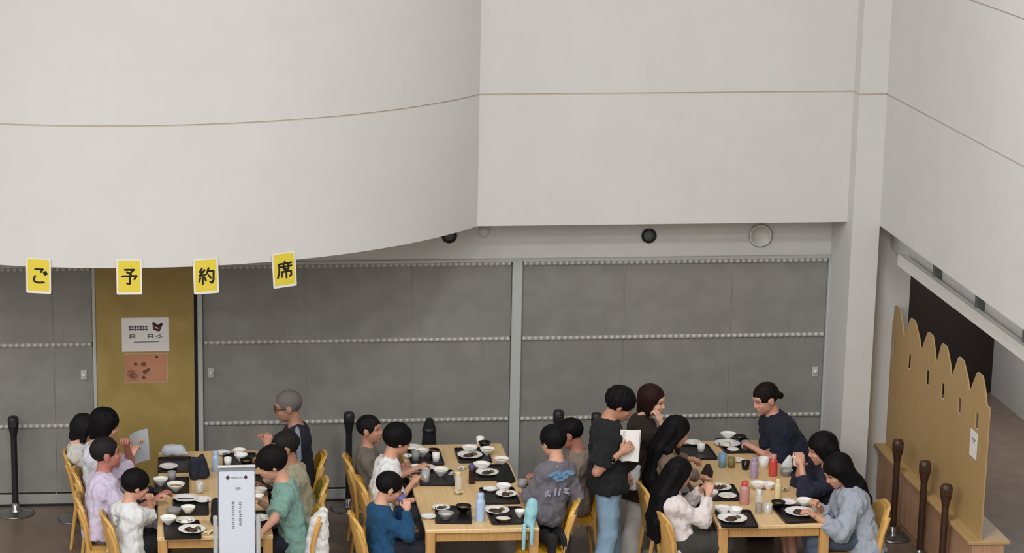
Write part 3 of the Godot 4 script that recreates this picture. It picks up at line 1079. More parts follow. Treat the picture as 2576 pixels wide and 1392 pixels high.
func shutter(x0: float, x1: float, posts: Array, label: String) -> void:
	# a lowered shutter of clear-grey panes held by rows of pale links
	var t := thing("pane_shutter", label, "shutter", Vector3(x0, 0, 0), 0, "closed pane shutters of the back wall")
	var xs := [0.0]
	for p in posts:
		xs.append(p - x0)
	xs.append(x1 - x0)
	var ys := [0.11, 0.75, 1.50, 2.19]
	var k := 0
	for i in xs.size() - 1:
		for j in 3:
			var w: float = xs[i + 1] - xs[i] - 0.006
			var h: float = ys[j + 1] - ys[j] - 0.03
			put("pane", box_mesh(Vector3(snappedf(w, 0.001), h, 0.008), 0.002), M["pane%d" % (k % 3)], t, Transform3D(Basis(), Vector3((xs[i] + xs[i + 1]) / 2, (ys[j] + ys[j + 1]) / 2, -0.012)))
			k += 1
	for i in range(1, xs.size() - 1):
		put("pane_joint", box_mesh(Vector3(0.016, 2.08, 0.010), 0.002), M.pane_joint, t, Transform3D(Basis(), Vector3(xs[i], 1.15, -0.008)))
	var L: float = xs[-1]
	for j in 4:
		var y: float = ys[j]
		var rail := put("link_rail", box_mesh(Vector3(snappedf(L - 0.02, 0.001), 0.034 if j > 0 else 0.10, 0.014), 0.003), M.rail, t, Transform3D(Basis(), Vector3(L / 2, y - (0.0 if j > 0 else 0.05), -0.006)))
		if j == 0:
			continue
		var n := int(L / 0.0525)
		for i in n:
			put("link", cache.link, M.link, rail, Transform3D(Basis(), Vector3((i + 0.5) * L / n - L / 2, 0, 0.008)))
	put("bottom_seal", box_mesh(Vector3(snappedf(L - 0.02, 0.001), 0.02, 0.03), 0.003), M.post_black, t, Transform3D(Basis(), Vector3(L / 2, 0.0105, -0.004)))
func sheet(st: SurfaceTool, c: Vector3, right: Vector3, up: Vector3, w: float, h: float, curl: float) -> void:
	var n := right.cross(up).normalized()
	st.set_smooth_group(0)
	for i in 8:
		for j in 6:
			var q := []
			for e in [[0, 0], [1, 0], [1, 1], [0, 1]]:
				var a: float = float(i + e[0]) / 8.0 - 0.5
				var b: float = float(j + e[1]) / 6.0 - 0.5
				q.append(c + right * a * w + up * b * h + n * (curl * (a * a * 4.0 - 0.5) + curl * 0.4 * sin(b * 3.0 + a)))
			poly(st, q, q[0] - n)
			var r := []
			for p in q:
				r.append(p - n * 0.0015)
			poly(st, r, r[0] + n)
	st.set_smooth_group(-1)
func picture_texture() -> ImageTexture:
	# the printed picture under the notice: warm paper with brown brush shapes
	var im := Image.create(128, 96, false, Image.FORMAT_RGB8)
	im.fill(Color(0.72, 0.50, 0.38))
	var r2 := RandomNumberGenerator.new()
	r2.seed = 5
	for b in [[18, 66, 13, 0], [26, 76, 12, 0], [48, 70, 9, 1], [60, 62, 7, 0], [38, 44, 9, 1], [32, 34, 5, 0], [56, 36, 8, 0], [70, 55, 6, 0], [74, 68, 5, 1], [56, 80, 5, 0], [96, 12, 4, 0]]:
		for k in 260:
			var a := r2.randf() * TAU
			var d: float = b[2] * sqrt(r2.randf())
			im.set_pixel(clampi(int(b[0] + cos(a) * d), 0, 127), clampi(int(b[1] + sin(a) * d), 0, 95), Color(0.33, 0.19, 0.13) if b[3] == 0 else Color(0.62, 0.50, 0.42))
	return ImageTexture.create_from_image(im)

const LIGHT_COL := Color(0.985, 0.985, 0.99)
const LAMP := 30.0
const EXPOSURE := 0.80

func _ready():
	rng.seed = 11
	cam_basis = Basis(Vector3.UP, deg_to_rad(-YAW)) * Basis(Vector3.RIGHT, deg_to_rad(-PITCH))
	var cam := Camera3D.new()
	cam.name = "camera"
	add_child(cam)
	cam.transform = Transform3D(cam_basis, EYE)
	cam.near = 0.1
	cam.far = 100.0
	cam.set_frustum(1392.0 / FPX * 0.1, Vector2((1288.0 - CX) / FPX * 0.1, 0), 0.1, 100.0)
	cam.current = true
	var we := WorldEnvironment.new()
	var env := Environment.new()
	env.background_mode = Environment.BG_COLOR
	env.background_color = Color(0.5, 0.5, 0.5)
	env.ambient_light_source = Environment.AMBIENT_SOURCE_DISABLED
	env.tonemap_mode = Environment.TONE_MAPPER_LINEAR
	env.tonemap_exposure = EXPOSURE
	env.sdfgi_enabled = true
	env.ssao_enabled = true
	env.ssil_enabled = true
	we.environment = env
	add_child(we)
	materials()
	for p in [Vector2(3.6, 6.0), Vector2(-8.4, 7.0)]:
		lamp(Vector3(p.x, HC - 0.03, p.y), Vector2(1.2, 1.2), LAMP)
	for z: float in [11.0, 15.0, 19.0, 22.5]:
		for x: float in [-8.4, -4.0, 0.4]:
			lamp(Vector3(x, HC - 0.03, z), Vector2(1.2, 1.2), LAMP)
	for z: float in [-1.2, 6.5]:
		lamp(Vector3(7.7, HB - 0.03, z), Vector2(0.6, 0.6), LAMP * 0.16, "square white ceiling light panel of the corridor", "ceiling light panels of the corridor")
	structure()
	furniture()
	people()
	tableware()

func materials() -> void:
	M.wall = mat("wall", Color.WHITE, 0.9)
	textured("wall", noise_tex(0.02, Color(0.80, 0.797, 0.785), Color(0.815, 0.812, 0.80), 3), 0.35, 0.9)
	mat("joint", Color(0.74, 0.70, 0.65), 0.9)
	textured("floor", noise_tex(0.03, Color(0.43, 0.365, 0.32), Color(0.49, 0.42, 0.37), 5), 0.5, 0.32)
	textured("table", noise_tex(0.03, Color(0.84, 0.705, 0.50), Color(0.89, 0.765, 0.57), 8, 4, true), 0.9, 0.38)
	textured("table_edge", noise_tex(0.03, Color(0.74, 0.56, 0.33), Color(0.80, 0.63, 0.40), 9, 4, true), 1.4, 0.45)
	textured("chair_wood", noise_tex(0.03, Color(0.78, 0.60, 0.32), Color(0.85, 0.68, 0.40), 10, 4, true), 1.6, 0.4)
	textured("plywood", noise_tex(0.03, Color(0.68, 0.56, 0.37), Color(0.71, 0.59, 0.40), 12, 4, true), 0.8, 0.5)
	textured("bench_wood", noise_tex(0.03, Color(0.70, 0.54, 0.42), Color(0.76, 0.60, 0.47), 13, 4, true), 0.9, 0.4)
	textured("yellow_panel", noise_tex(0.02, Color(0.60, 0.51, 0.27), Color(0.65, 0.56, 0.32), 14), 0.7, 0.6)
	for k in 3:
		textured("pane%d" % k, noise_tex(0.025, Color(0.50, 0.495, 0.475), Color(0.54, 0.535, 0.515), 20 + k), 0.6, 0.38)
	mat("pane_joint", Color(0.52, 0.51, 0.49), 0.5)
	mat("rail", Color(0.60, 0.60, 0.58), 0.4)
	mat("link", Color(0.73, 0.72, 0.69), 0.4)
	mat("metal_white", Color(0.82, 0.82, 0.80), 0.4)
	mat("frame_grey", Color(0.70, 0.71, 0.70), 0.4)
	mat("dark_gap", Color(0.05, 0.05, 0.05), 0.8)
	mat("dark_glass", Color(0.16, 0.13, 0.12), 0.12)
	mat("post_black", Color(0.10, 0.10, 0.105), 0.5)
	mat("post_brown", Color(0.25, 0.165, 0.115), 0.45)
	mat("post_steel", Color(0.55, 0.55, 0.54), 0.25, 0.85)
	mat("china", Color(0.93, 0.925, 0.91), 0.18)
	mat("grey_ware", Color(0.55, 0.55, 0.55), 0.4)
	mat("lacquer", Color(0.05, 0.04, 0.045), 0.25)
	mat("tray", Color(0.075, 0.065, 0.065), 0.35)
	mat("food_brown", Color(0.26, 0.17, 0.11), 0.6)
	mat("food_green", Color(0.40, 0.36, 0.18), 0.6)
	mat("food_rice", Color(0.90, 0.87, 0.80), 0.7)
	mat("soup", Color(0.62, 0.50, 0.22), 0.2)
	mat("tea", Color(0.50, 0.30, 0.12), 0.15)
	var gl := mat("glass", Color(0.92, 0.95, 0.96, 0.28), 0.05)
	gl.transparency = BaseMaterial3D.TRANSPARENCY_ALPHA
	mat("blue_pale", Color(0.66, 0.75, 0.86), 0.35)
	mat("blue_cup", Color(0.46, 0.60, 0.70), 0.4)
	mat("lavender", Color(0.66, 0.60, 0.70), 0.35)
	mat("red", Color(0.80, 0.30, 0.27), 0.35)
	mat("pink", Color(0.78, 0.56, 0.54), 0.4)
	mat("cream", Color(0.86, 0.80, 0.62), 0.5)
	mat("olive", Color(0.50, 0.46, 0.24), 0.5)
	mat("turquoise", Color(0.55, 0.75, 0.78), 0.6)
	mat("navy", Color(0.10, 0.11, 0.17), 0.85)
	mat("black_cloth", Color(0.055, 0.055, 0.06), 0.9)
	mat("brown_cloth", Color(0.16, 0.10, 0.07), 0.9)
	mat("white_cloth", Color(0.84, 0.84, 0.84), 0.9)
	mat("grey_cloth", Color(0.72, 0.74, 0.77), 0.9)
	mat("soy", Color(0.16, 0.07, 0.08), 0.15)
	mat("purple_cup", Color(0.36, 0.34, 0.56), 0.5)
	mat("paper", Color(0.88, 0.87, 0.85), 0.8)
	mat("sign_white", Color(0.82, 0.85, 0.89), 0.45)
	mat("sign_frame", Color(0.52, 0.54, 0.58), 0.4)
	mat("ink", Color(0.10, 0.09, 0.08), 0.8)
	mat("ink_grey", Color(0.42, 0.45, 0.47), 0.8)
	mat("ink_red", Color(0.33, 0.20, 0.22), 0.8)
	mat("card_yellow", Color(0.86, 0.78, 0.25), 0.6)
	mat("pad_yellow", Color(0.80, 0.60, 0.10), 0.85)
	mat("pad_tan", Color(0.70, 0.55, 0.30), 0.8)
	mat("pad_olive", Color(0.58, 0.52, 0.16), 0.85)
	mat("grille_dark", Color(0.10, 0.10, 0.10), 0.7)
	mat("grille_grey", Color(0.34, 0.36, 0.35), 0.6)
	var pic := mat("picture", Color.WHITE, 0.7)
	pic.albedo_texture = picture_texture()
	var g := mat("glow", Color(1, 1, 1), 0.5)
	g.emission_enabled = true
	g.emission = LIGHT_COL
	g.emission_energy_multiplier = 2.0
	var st := begin()
	for k in [[0.021, 0.020]]:
		lathe(st, [Vector2(0, -0.010), Vector2(0.020, -0.008), Vector2(0.021, 0.0), Vector2(0.017, 0.012), Vector2(0, 0.016)], 8, Transform3D(Basis(Vector3.RIGHT, PI / 2), Vector3.ZERO))
	cache.link = done(st)

func structure() -> void:
	solid("floor", Vector3(-10.2, -0.2, -3.4), Vector3(8.8, 0, 24.2), M.floor)
	solid("ceiling", Vector3(-10.2, HC, -0.3), Vector3(6.6, HC + 0.2, 24.2), M.wall)
	solid("wall_left", Vector3(-10.2, 0, -0.3), Vector3(-10.0, HC, 24.0), M.wall)
	solid("wall_front", Vector3(-10.2, 0, 24.0), Vector3(8.8, HC, 24.2), M.wall)
	# back wall: header over the shutters, flat bulkhead, curved bulkhead
	solid("wall_back_header", Vector3(-10.0, 2.225, -0.2), Vector3(6.1, HB, -0.02), M.wall)
	solid("wall_back_hidden", Vector3(-10.0, 0, -0.3), Vector3(6.1, 2.225, -0.2), M.wall)
	solid("wall_back_end", Vector3(-10.0, 0, -0.2), Vector3(-3.05, 2.225, -0.02), M.wall)
	grooved("wall_back", Vector3(2.55, HB, ZB - 0.24), Vector3(5.86, HC, ZB), 2, ZB, 1)
	grooved("wall_back_far", Vector3(-10.0, HB, ZB - 0.24), Vector3(-3.2, HC, ZB), 2, ZB, 1)
	var am := acos((ZB - CCZ) / CR)
	var w := structure_node("wall_curved")
	put("wall_panel", arc_wall(CR - 0.24, CR, HB, HG - 0.007, -am, am, 64), M.wall, w)
	put("joint", arc_wall(CR - 0.24, CR - 0.007, HG - 0.007, HG + 0.007, -am, am, 64), M.joint, w)
	put("wall_panel", arc_wall(CR - 0.24, CR, HG + 0.007, HC, -am, am, 64), M.wall, w)
	# soffits behind the bulkheads
	solid("ceiling_back", Vector3(2.55, HB + 0.001, -0.02), Vector3(6.1, HB + 0.1, ZB - 0.24), M.wall)
	solid("ceiling_back_far", Vector3(-10.0, HB + 0.001, -0.02), Vector3(-3.0, HB + 0.1, ZB - 0.24), M.wall)
	var o := PackedVector2Array()
	for i in 33:
		var a := lerpf(-am, am, i / 32.0)
		o.append(Vector2(CCX + (CR - 0.2) * sin(a), -(CCZ + (CR - 0.2) * cos(a))))
	o.append(Vector2(2.6, 0.02))
	o.append(Vector2(-3.2, 0.02))
	var st := begin()
	prism(st, o, Transform3D(Basis(Vector3.RIGHT, -PI / 2), Vector3(0, HB + 0.002, 0)), 0.1)
	struct("ceiling_curved", done(st), M.wall)
	# right hand side: pillar, wall over the opening, corridor behind
	grooved("wall_pillar", Vector3(5.86, 0, -0.02), Vector3(XR, HC, 0.61), 2, 0.61, 1)
	grooved("wall_right", Vector3(XR, HB, 0.05), Vector3(XR + 0.3, HC, 24.0), 0, XR, -1)
	solid("wall_stub", Vector3(XR, 0, 0.05), Vector3(6.50, HB, 0.30), M.wall)
	solid("ceiling_corridor", Vector3(6.40, HB, -3.4), Vector3(8.8, HB + 0.1, 24.0), M.wall)
	solid("wall_corridor", Vector3(8.53, 0, -3.2), Vector3(8.7, HB, 24.0), M.wall)
	solid("wall_corridor_inner", Vector3(6.0, 0, -3.2), Vector3(6.10, HB, -0.3), M.wall)
	solid("ceiling_inner", Vector3(6.0, HB, -3.4), Vector3(6.40, HB + 0.1, 0.05), M.wall)
	solid("wall_corridor_end", Vector3(6.0, 0, -3.4), Vector3(8.7, HB, -3.2), M.wall)
	solid("window_1", Vector3(6.1, 0.02, -3.2), Vector3(8.53, HB - 0.02, -3.13), M.dark_glass)
	solid("trim_1", Vector3(6.30, 2.36, 0.30), Vector3(6.36, HB, 24.0), M.wall)
	solid("trim_2", Vector3(6.19, 2.335, 0.88), Vector3(6.25, 2.44, 24.0), M.metal_white, 0.004)
	for i in 8:
		var c := tag(put(numbered("rail_clip"), box_mesh(Vector3(0.07, 0.17, 0.045), 0.004), M.grille_grey, self, Transform3D(Basis(), Vector3(6.266, 2.50, 1.72 + i * 1.06))), "small grey clip above the white rail on the right", "clip", "grey clips above the white rail")
	# frames between the shutters
	solid("trim_3", Vector3(2.99, 0, -0.02), Vector3(3.08, 2.225, 0.03), M.frame_grey, 0.006)
	solid("trim_4", Vector3(5.84, 0, -0.02), Vector3(5.862, 2.225, 0.025), M.frame_grey, 0.004)
	solid("trim_5", Vector3(0.185, 0, -0.02), Vector3(0.23, 2.225, 0.03), M.frame_grey, 0.005)
	solid("trim_6", Vector3(-0.745, 0, -0.02), Vector3(-0.715, 2.225, 0.02), M.frame_grey, 0.004)
	solid("trim_7", Vector3(-10.0, 2.205, -0.02), Vector3(5.86, 2.235, 0.012), M.frame_grey, 0.003)
	shutter(3.08, 5.84, [4.0, 4.97], "closed grey pane shutter between the white mullion and the right pillar")
	shutter(0.23, 2.99, [1.14, 2.10], "closed grey pane shutter between the yellow door and the white mullion")
	shutter(-3.05, -0.745, [-2.0, -1.10], "closed grey pane shutter beside the yellow door, behind two barrier posts")
	for k in [["latch", 0.30, 1.22], ["latch", 5.77, 1.15], ["latch", -0.83, 1.22]]:
		var lt := thing("shutter_latch", ["small pale latch on the shutter right of the yellow door", "small pale latch on the shutter beside the pillar", "small pale latch on the shutter left of the yellow door"][0 if k[1] == 0.30 else (1 if k[1] > 5 else 2)], "latch", Vector3(k[1], k[2], -0.008))
		put("latch_plate", box_mesh(Vector3(0.055, 0.09, 0.012), 0.004), M.frame_grey, lt, Transform3D(Basis(), Vector3(0, 0, 0.006)))
		put("knob", lathe_mesh("knob", [Vector2(0.016, 0), Vector2(0.018, 0.012), Vector2(0.012, 0.02), Vector2(0, 0.02)], 12), M.metal_white, lt, Transform3D(Basis(Vector3.RIGHT, PI / 2), Vector3(0, 0, 0.012)))
	var d := structure_node("door_1")
	put("door_leaf", box_mesh(Vector3(0.87, 2.21, 0.03), 0.003), M.yellow_panel, d, Transform3D(Basis(), Vector3(-0.28, 1.105, -0.005)))
	put("door_gap", box_mesh(Vector3(0.022, 2.21, 0.02)), M.dark_gap, d, Transform3D(Basis(), Vector3(0.168, 1.105, -0.008)))

func glyph_card(u: float, v: float, tilt: float, lines: Array, label: String) -> void:
	var p := at_curve(u, v, CR + 0.006)
	var a := atan2(p.x - CCX, p.z - CCZ)
	var t := thing("sign_card", label, "sign", p, a, "yellow letter cards on the curved wall")
	t.rotation.z = deg_to_rad(tilt)
	var st := begin()
	prism(st, round_rect(0.205, 0.292, 0.012), Transform3D(), 0.002)
	put("card", done(st), M.paper, t)
	st = begin()
	prism(st, round_rect(0.178, 0.262, 0.006), Transform3D(Basis(), Vector3(0, 0.004, 0.002)), 0.0006)
	put("yellow_print", done(st), M.card_yellow, t)
	for l in lines:
		put("brush_stroke", strokes([l], 0.135, 0.0165), M.ink, t, Transform3D(Basis(), Vector3(0.004, 0.0, 0.0027)))

func furniture() -> void:
	table(-0.17, 0.73, 0.72, 2.93, "long light wood dining table beside the standing white notice board")
	table(1.93, 2.83, 0.64, 2.88, "long light wood dining table with a turquoise pouch at its corner")
	table(4.25, 5.14, 0.66, 2.91, "long light wood dining table with red and lavender bottles")
	# plywood castle screen on a low bench, under the right hand opening
	var b := thing("storage_bench", "low brown wooden bench below the plywood castle screen", "bench", Vector3(6.29, 0, 1.62))
	var st := begin()
	box(st, Vector3(-0.035, 0.53, -1.32), Vector3(0.30, 0.56, 1.32), 0.006)
	put("bench_top", done(st), M.plywood, b)
	for i in 4:
		st = begin()
		box(st, Vector3(0, 0.07, -1.30 + i * 0.65 + 0.004), Vector3(0.26, 0.53, -1.30 + (i + 1) * 0.65 - 0.004), 0.005)
		put("front_panel", done(st), M.bench_wood, b)
	st = begin()
	box(st, Vector3(0.02, 0, -1.30), Vector3(0.26, 0.07, 1.30), 0.0)
	put("plinth", done(st), M.bench_wood, b)
	castle()
	for p in [[2245, 1352, "black barrier post between the pillar and the plywood screen"], [2312, 1412, "black barrier post before the middle of the low bench"], [2365, 1478, "black barrier post before the open end of the low bench"]]:
		stanchion(at_y(p[0], p[1], 0), p[2], 0.88, "post_brown")
	for p in [[40, 1292, "black barrier post before the shutter, far from any table"], [194, 1306, "black barrier post beside the yellow door, behind the seated diners"], [877, 1280, "black barrier post behind the boy in grey brown shirt"], [1399, 1275, "black barrier post behind the boys at the middle table"], [1494, 1282, "black barrier post behind the standing man in black T-shirt"]]:
		stanchion(at_y(p[0], p[1], 0), p[2])
	# the stout dark thing at the far end of the middle table
	var k := thing("umbrella_bin", "stout black post with rounded top behind the middle table", "post", Vector3(2.23, 0, 0.32))
	put("bin_body", lathe_mesh("bin", [Vector2(0, 0), Vector2(0.075, 0), Vector2(0.08, 0.02), Vector2(0.066, 0.62), Vector2(0.055, 0.78), Vector2(0.03, 0.86), Vector2(0, 0.87)], 20), M.black_cloth, k)
	put("bin_rim", lathe_mesh("binrim", [Vector2(0.058, 0.735), Vector2(0.064, 0.745), Vector2(0.062, 0.77), Vector2(0.050, 0.785)], 20), M.post_black, k)
	# wall things on the header
	for e in [[1632, 593, "round dark grille on the white header above the right shutter"], [1130, 593, "round dark grille half hidden by the curved wall edge"]]:
		var p := at_z(e[0], e[1], -0.02)
		var t := thing("wall_speaker", e[2], "speaker", p)
		put("rim", lathe_mesh("spk_rim", [Vector2(0.044, 0), Vector2(0.066, 0.0), Vector2(0.068, 0.012), Vector2(0.056, 0.02), Vector2(0.046, 0.012)], 24), M.grille_dark, t, Transform3D(Basis(Vector3.RIGHT, PI / 2), Vector3.ZERO))
		put("grille", lathe_mesh("spk_in", [Vector2(0.05, 0.0), Vector2(0.046, 0.008), Vector2(0.02, 0.014), Vector2(0, 0.015)], 24), M.grille_grey, t, Transform3D(Basis(Vector3.RIGHT, PI / 2), Vector3.ZERO))
	var p := at_z(1912, 592, -0.02)
	var t := thing("wall_clock", "round white wall disc on the header near the pillar", "clock", p)
	put("case", lathe_mesh("clk", [Vector2(0, 0), Vector2(0.100, 0.0), Vector2(0.104, 0.02), Vector2(0.098, 0.034), Vector2(0.088, 0.034), Vector2(0.086, 0.028), Vector2(0, 0.028)], 32), M.metal_white, t, Transform3D(Basis(Vector3.RIGHT, PI / 2), Vector3.ZERO))
	put("face_rim", lathe_mesh("clkr", [Vector2(0.102, 0.012), Vector2(0.108, 0.02), Vector2(0.102, 0.03)], 32), M.frame_grey, t, Transform3D(Basis(Vector3.RIGHT, PI / 2), Vector3.ZERO))
	p = at_z(1218, 584, 0.0)
	t = thing("dome_sensor", "small white dome fixed where the curved wall meets the header", "sensor", Vector3(p.x, p.y, -0.02))
	put("dome", lathe_mesh("dome", [Vector2(0.05, 0), Vector2(0.052, 0.012), Vector2(0.04, 0.036), Vector2(0.02, 0.047), Vector2(0, 0.05)], 20), M.metal_white, t, Transform3D(Basis(Vector3.RIGHT, PI / 2), Vector3.ZERO))
	put("bracket", box_mesh(Vector3(0.11, 0.018, 0.05), 0.004), M.frame_grey, t, Transform3D(Basis(), Vector3(0.01, 0.055, 0.025)))
	# reserved seats cards
	glyph_card(97, 694, -1, [[[0.27, 0.10], [0.74, 0.09], [0.62, 0.26]], [[0.27, 0.52], [0.17, 0.72], [0.24, 0.86], [0.45, 0.92], [0.80, 0.89]], [[0.80, 0.30], [0.88, 0.42]], [[0.90, 0.24], [0.98, 0.36]]], "yellow card reading go, hung left of the yellow door")
	glyph_card(325, 697, 0, [[[0.22, 0.06], [0.76, 0.06], [0.52, 0.28]], [[0.34, 0.20], [0.58, 0.36]], [[0.06, 0.46], [0.92, 0.44], [0.78, 0.64]], [[0.51, 0.46], [0.51, 0.92], [0.34, 0.90]]], "yellow card with the sign for beforehand, hung above the posters")
	glyph_card(518, 695, 1.5, [[[0.24, 0.02], [0.10, 0.22], [0.30, 0.24]], [[0.40, 0.12], [0.08, 0.46], [0.44, 0.42]], [[0.27, 0.46], [0.27, 0.96]], [[0.12, 0.60], [0.06, 0.80]], [[0.38, 0.58], [0.46, 0.76]], [[0.64, 0.02], [0.52, 0.36]], [[0.60, 0.20], [0.94, 0.20], [0.92, 0.76], [0.82, 0.94], [0.72, 0.86]], [[0.64, 0.46], [0.76, 0.62]]], "yellow card with a many-stroke sign above the door's right edge")
	glyph_card(715, 679, 3, [[[0.52, 0.0], [0.53, 0.10]], [[0.12, 0.13], [0.94, 0.10]], [[0.15, 0.13], [0.14, 0.60], [0.03, 0.96]], [[0.26, 0.31], [0.94, 0.29]], [[0.44, 0.20], [0.44, 0.47]], [[0.74, 0.20], [0.74, 0.47]], [[0.44, 0.47], [0.74, 0.47]], [[0.30, 0.62], [0.90, 0.60], [0.90, 0.86], [0.80, 0.92]], [[0.30, 0.62], [0.30, 0.92]], [[0.59, 0.50], [0.59, 1.0]]], "yellow card with the sign for seat, hung furthest from the door")
	# posters on the yellow door
	p = at_z(366, 842, 0.012)
	t = thing("notice_poster", "white printed notice stuck on the yellow door above a picture", "poster", p)
	put("sheet", box_mesh(Vector3(0.42, 0.31, 0.002)), M.paper, t)
	var ln := []
	for row in [[0.28, [0.14, 0.20, 0.26, 0.32, 0.38, 0.44, 0.50]]]:
		for x: float in row[1]:
			ln.append([[x, row[0]], [x + 0.035, row[0]]])
			ln.append([[x, row[0] + 0.07], [x + 0.04, row[0] + 0.07]])
			ln.append([[x + 0.02, row[0] - 0.03], [x + 0.02, row[0] + 0.1]])
	for x: float in [0.16, 0.56]:
		ln.append_array([[[x, 0.50], [x + 0.10, 0.50]], [[x, 0.50], [x, 0.60]], [[x + 0.10, 0.50], [x + 0.10, 0.60]], [[x, 0.56], [x + 0.10, 0.56]]])
	ln.append_array([[[0.74, 0.56], [0.84, 0.50]], [[0.78, 0.60], [0.86, 0.56]], [[0.25, 0.72], [0.78, 0.71]]])
	put("printed_lines", strokes(ln, 0.40, 0.011), M.ink_grey, t, Transform3D(Basis.from_scale(Vector3(1, 0.8, 1)), Vector3(0, 0.0, 0.0012)))
	put("printed_lines", strokes([[[0.68, 0.20], [0.70, 0.34], [0.80, 0.37], [0.86, 0.22], [0.78, 0.28], [0.68, 0.20]], [[0.72, 0.26], [0.83, 0.30]]], 0.40, 0.022), M.ink_red, t, Transform3D(Basis(), Vector3(0, -0.015, 0.0012)))
	p = at_z(368, 926, 0.012)
	t = thing("picture_poster", "orange brown printed picture stuck on the yellow door", "poster", p)
	var pm := PlaneMesh.new()
	pm.orientation = PlaneMesh.FACE_Z
	pm.size = Vector2(0.375, 0.262)
	put("backing", box_mesh(Vector3(0.378, 0.265, 0.002)), M.paper, t)
	put("print", pm, M.picture, t, Transform3D(Basis(), Vector3(0, 0, 0.0016)))
	# white notice board on its stand at the head of the first table
	p = at_z(595, 1172, 3.32)
	t = thing("notice_stand", "tall white notice board on grey legs before the first table", "sign board", Vector3(p.x, 0, 3.32), deg_to_rad(2))
	var top := p.y
	st = begin()
	prism(st, round_rect(0.268, top - 0.16, 0.012), Transform3D(Basis(), Vector3(0, (top - 0.04 + 0.12) / 2, 0.012)), 0.006)
	put("board", done(st), M.sign_white, t)
	put("top_rail", box_mesh(Vector3(0.285, 0.016, 0.03), 0.004), M.metal_white, t, Transform3D(Basis(), Vector3(0, top - 0.006, 0)))
	put("back_panel", box_mesh(Vector3(0.285, top - 0.10, 0.012), 0.003), M.sign_frame, t, Transform3D(Basis(), Vector3(0, (top - 0.012 + 0.088) / 2, 0)))
	for s: float in [-1.0, 1.0]:
		put("leg", box_mesh(Vector3(0.034, top - 0.40, 0.05), 0.006), M.frame_grey, t, Transform3D(Basis(), Vector3(s * 0.163, (top - 0.40) / 2, -0.01)))
		put("foot", box_mesh(Vector3(0.05, 0.02, 0.40), 0.005), M.frame_grey, t, Transform3D(Basis(), Vector3(s * 0.163, 0.01, 0)))
	for s: float in [-1.0, 1.0]:
		st = begin()
		prism(st, PackedVector2Array([Vector2(0.016, 0), Vector2(0, 0.019), Vector2(-0.016, 0), Vector2(0, -0.019)]), Transform3D(), 0.0008)
		put("diamond_mark", done(st), M.ink_red, t, Transform3D(Basis(), Vector3(s * 0.068, top - 0.088, 0.0182)))
	var hl := []
	for i in 7:
		var x := 0.02 + i * 0.145
		hl.append_array([[[x, 0.5], [x + 0.07, 0.48]], [[x + 0.03, 0.44], [x + 0.03, 0.56]], [[x, 0.55], [x + 0.08, 0.56]]])
	put("heading", strokes(hl, 0.095, 0.0026), M.ink_grey, t, Transform3D(Basis(), Vector3(0, top - 0.088, 0.0182)))
	var vl := []
	for c in [[0.30, 0.02, 7], [0.72, 0.04, 6]]:
		for i in c[2]:
			var y: float = c[1] + i * 0.135
			var x: float = c[0]
			vl.append_array([[[x - 0.07, y], [x + 0.07, y]], [[x, y - 0.03], [x, y + 0.06]], [[x - 0.08, y + 0.05], [x + 0.06, y + 0.06 + 0.01 * (i % 3)]]])
			if i % 2 == 0:
				vl.append([[x - 0.06, y - 0.02], [x - 0.08, y + 0.07]])
	put("written_columns", strokes(vl, 0.24, 0.0042), M.ink_grey, t, Transform3D(Basis.from_scale(Vector3(0.55, 1, 1)), Vector3(-0.002, top - 0.40, 0.0182)))
	put("written_columns", strokes([[[0.2, 0.4], [0.8, 0.4]], [[0.15, 0.55], [0.85, 0.5]], [[0.5, 0.35], [0.45, 0.65]], [[0.3, 0.66], [0.75, 0.62]]], 0.06, 0.003), M.ink_grey, t, Transform3D(Basis(), Vector3(0.01, top - 0.175, 0.0182)))

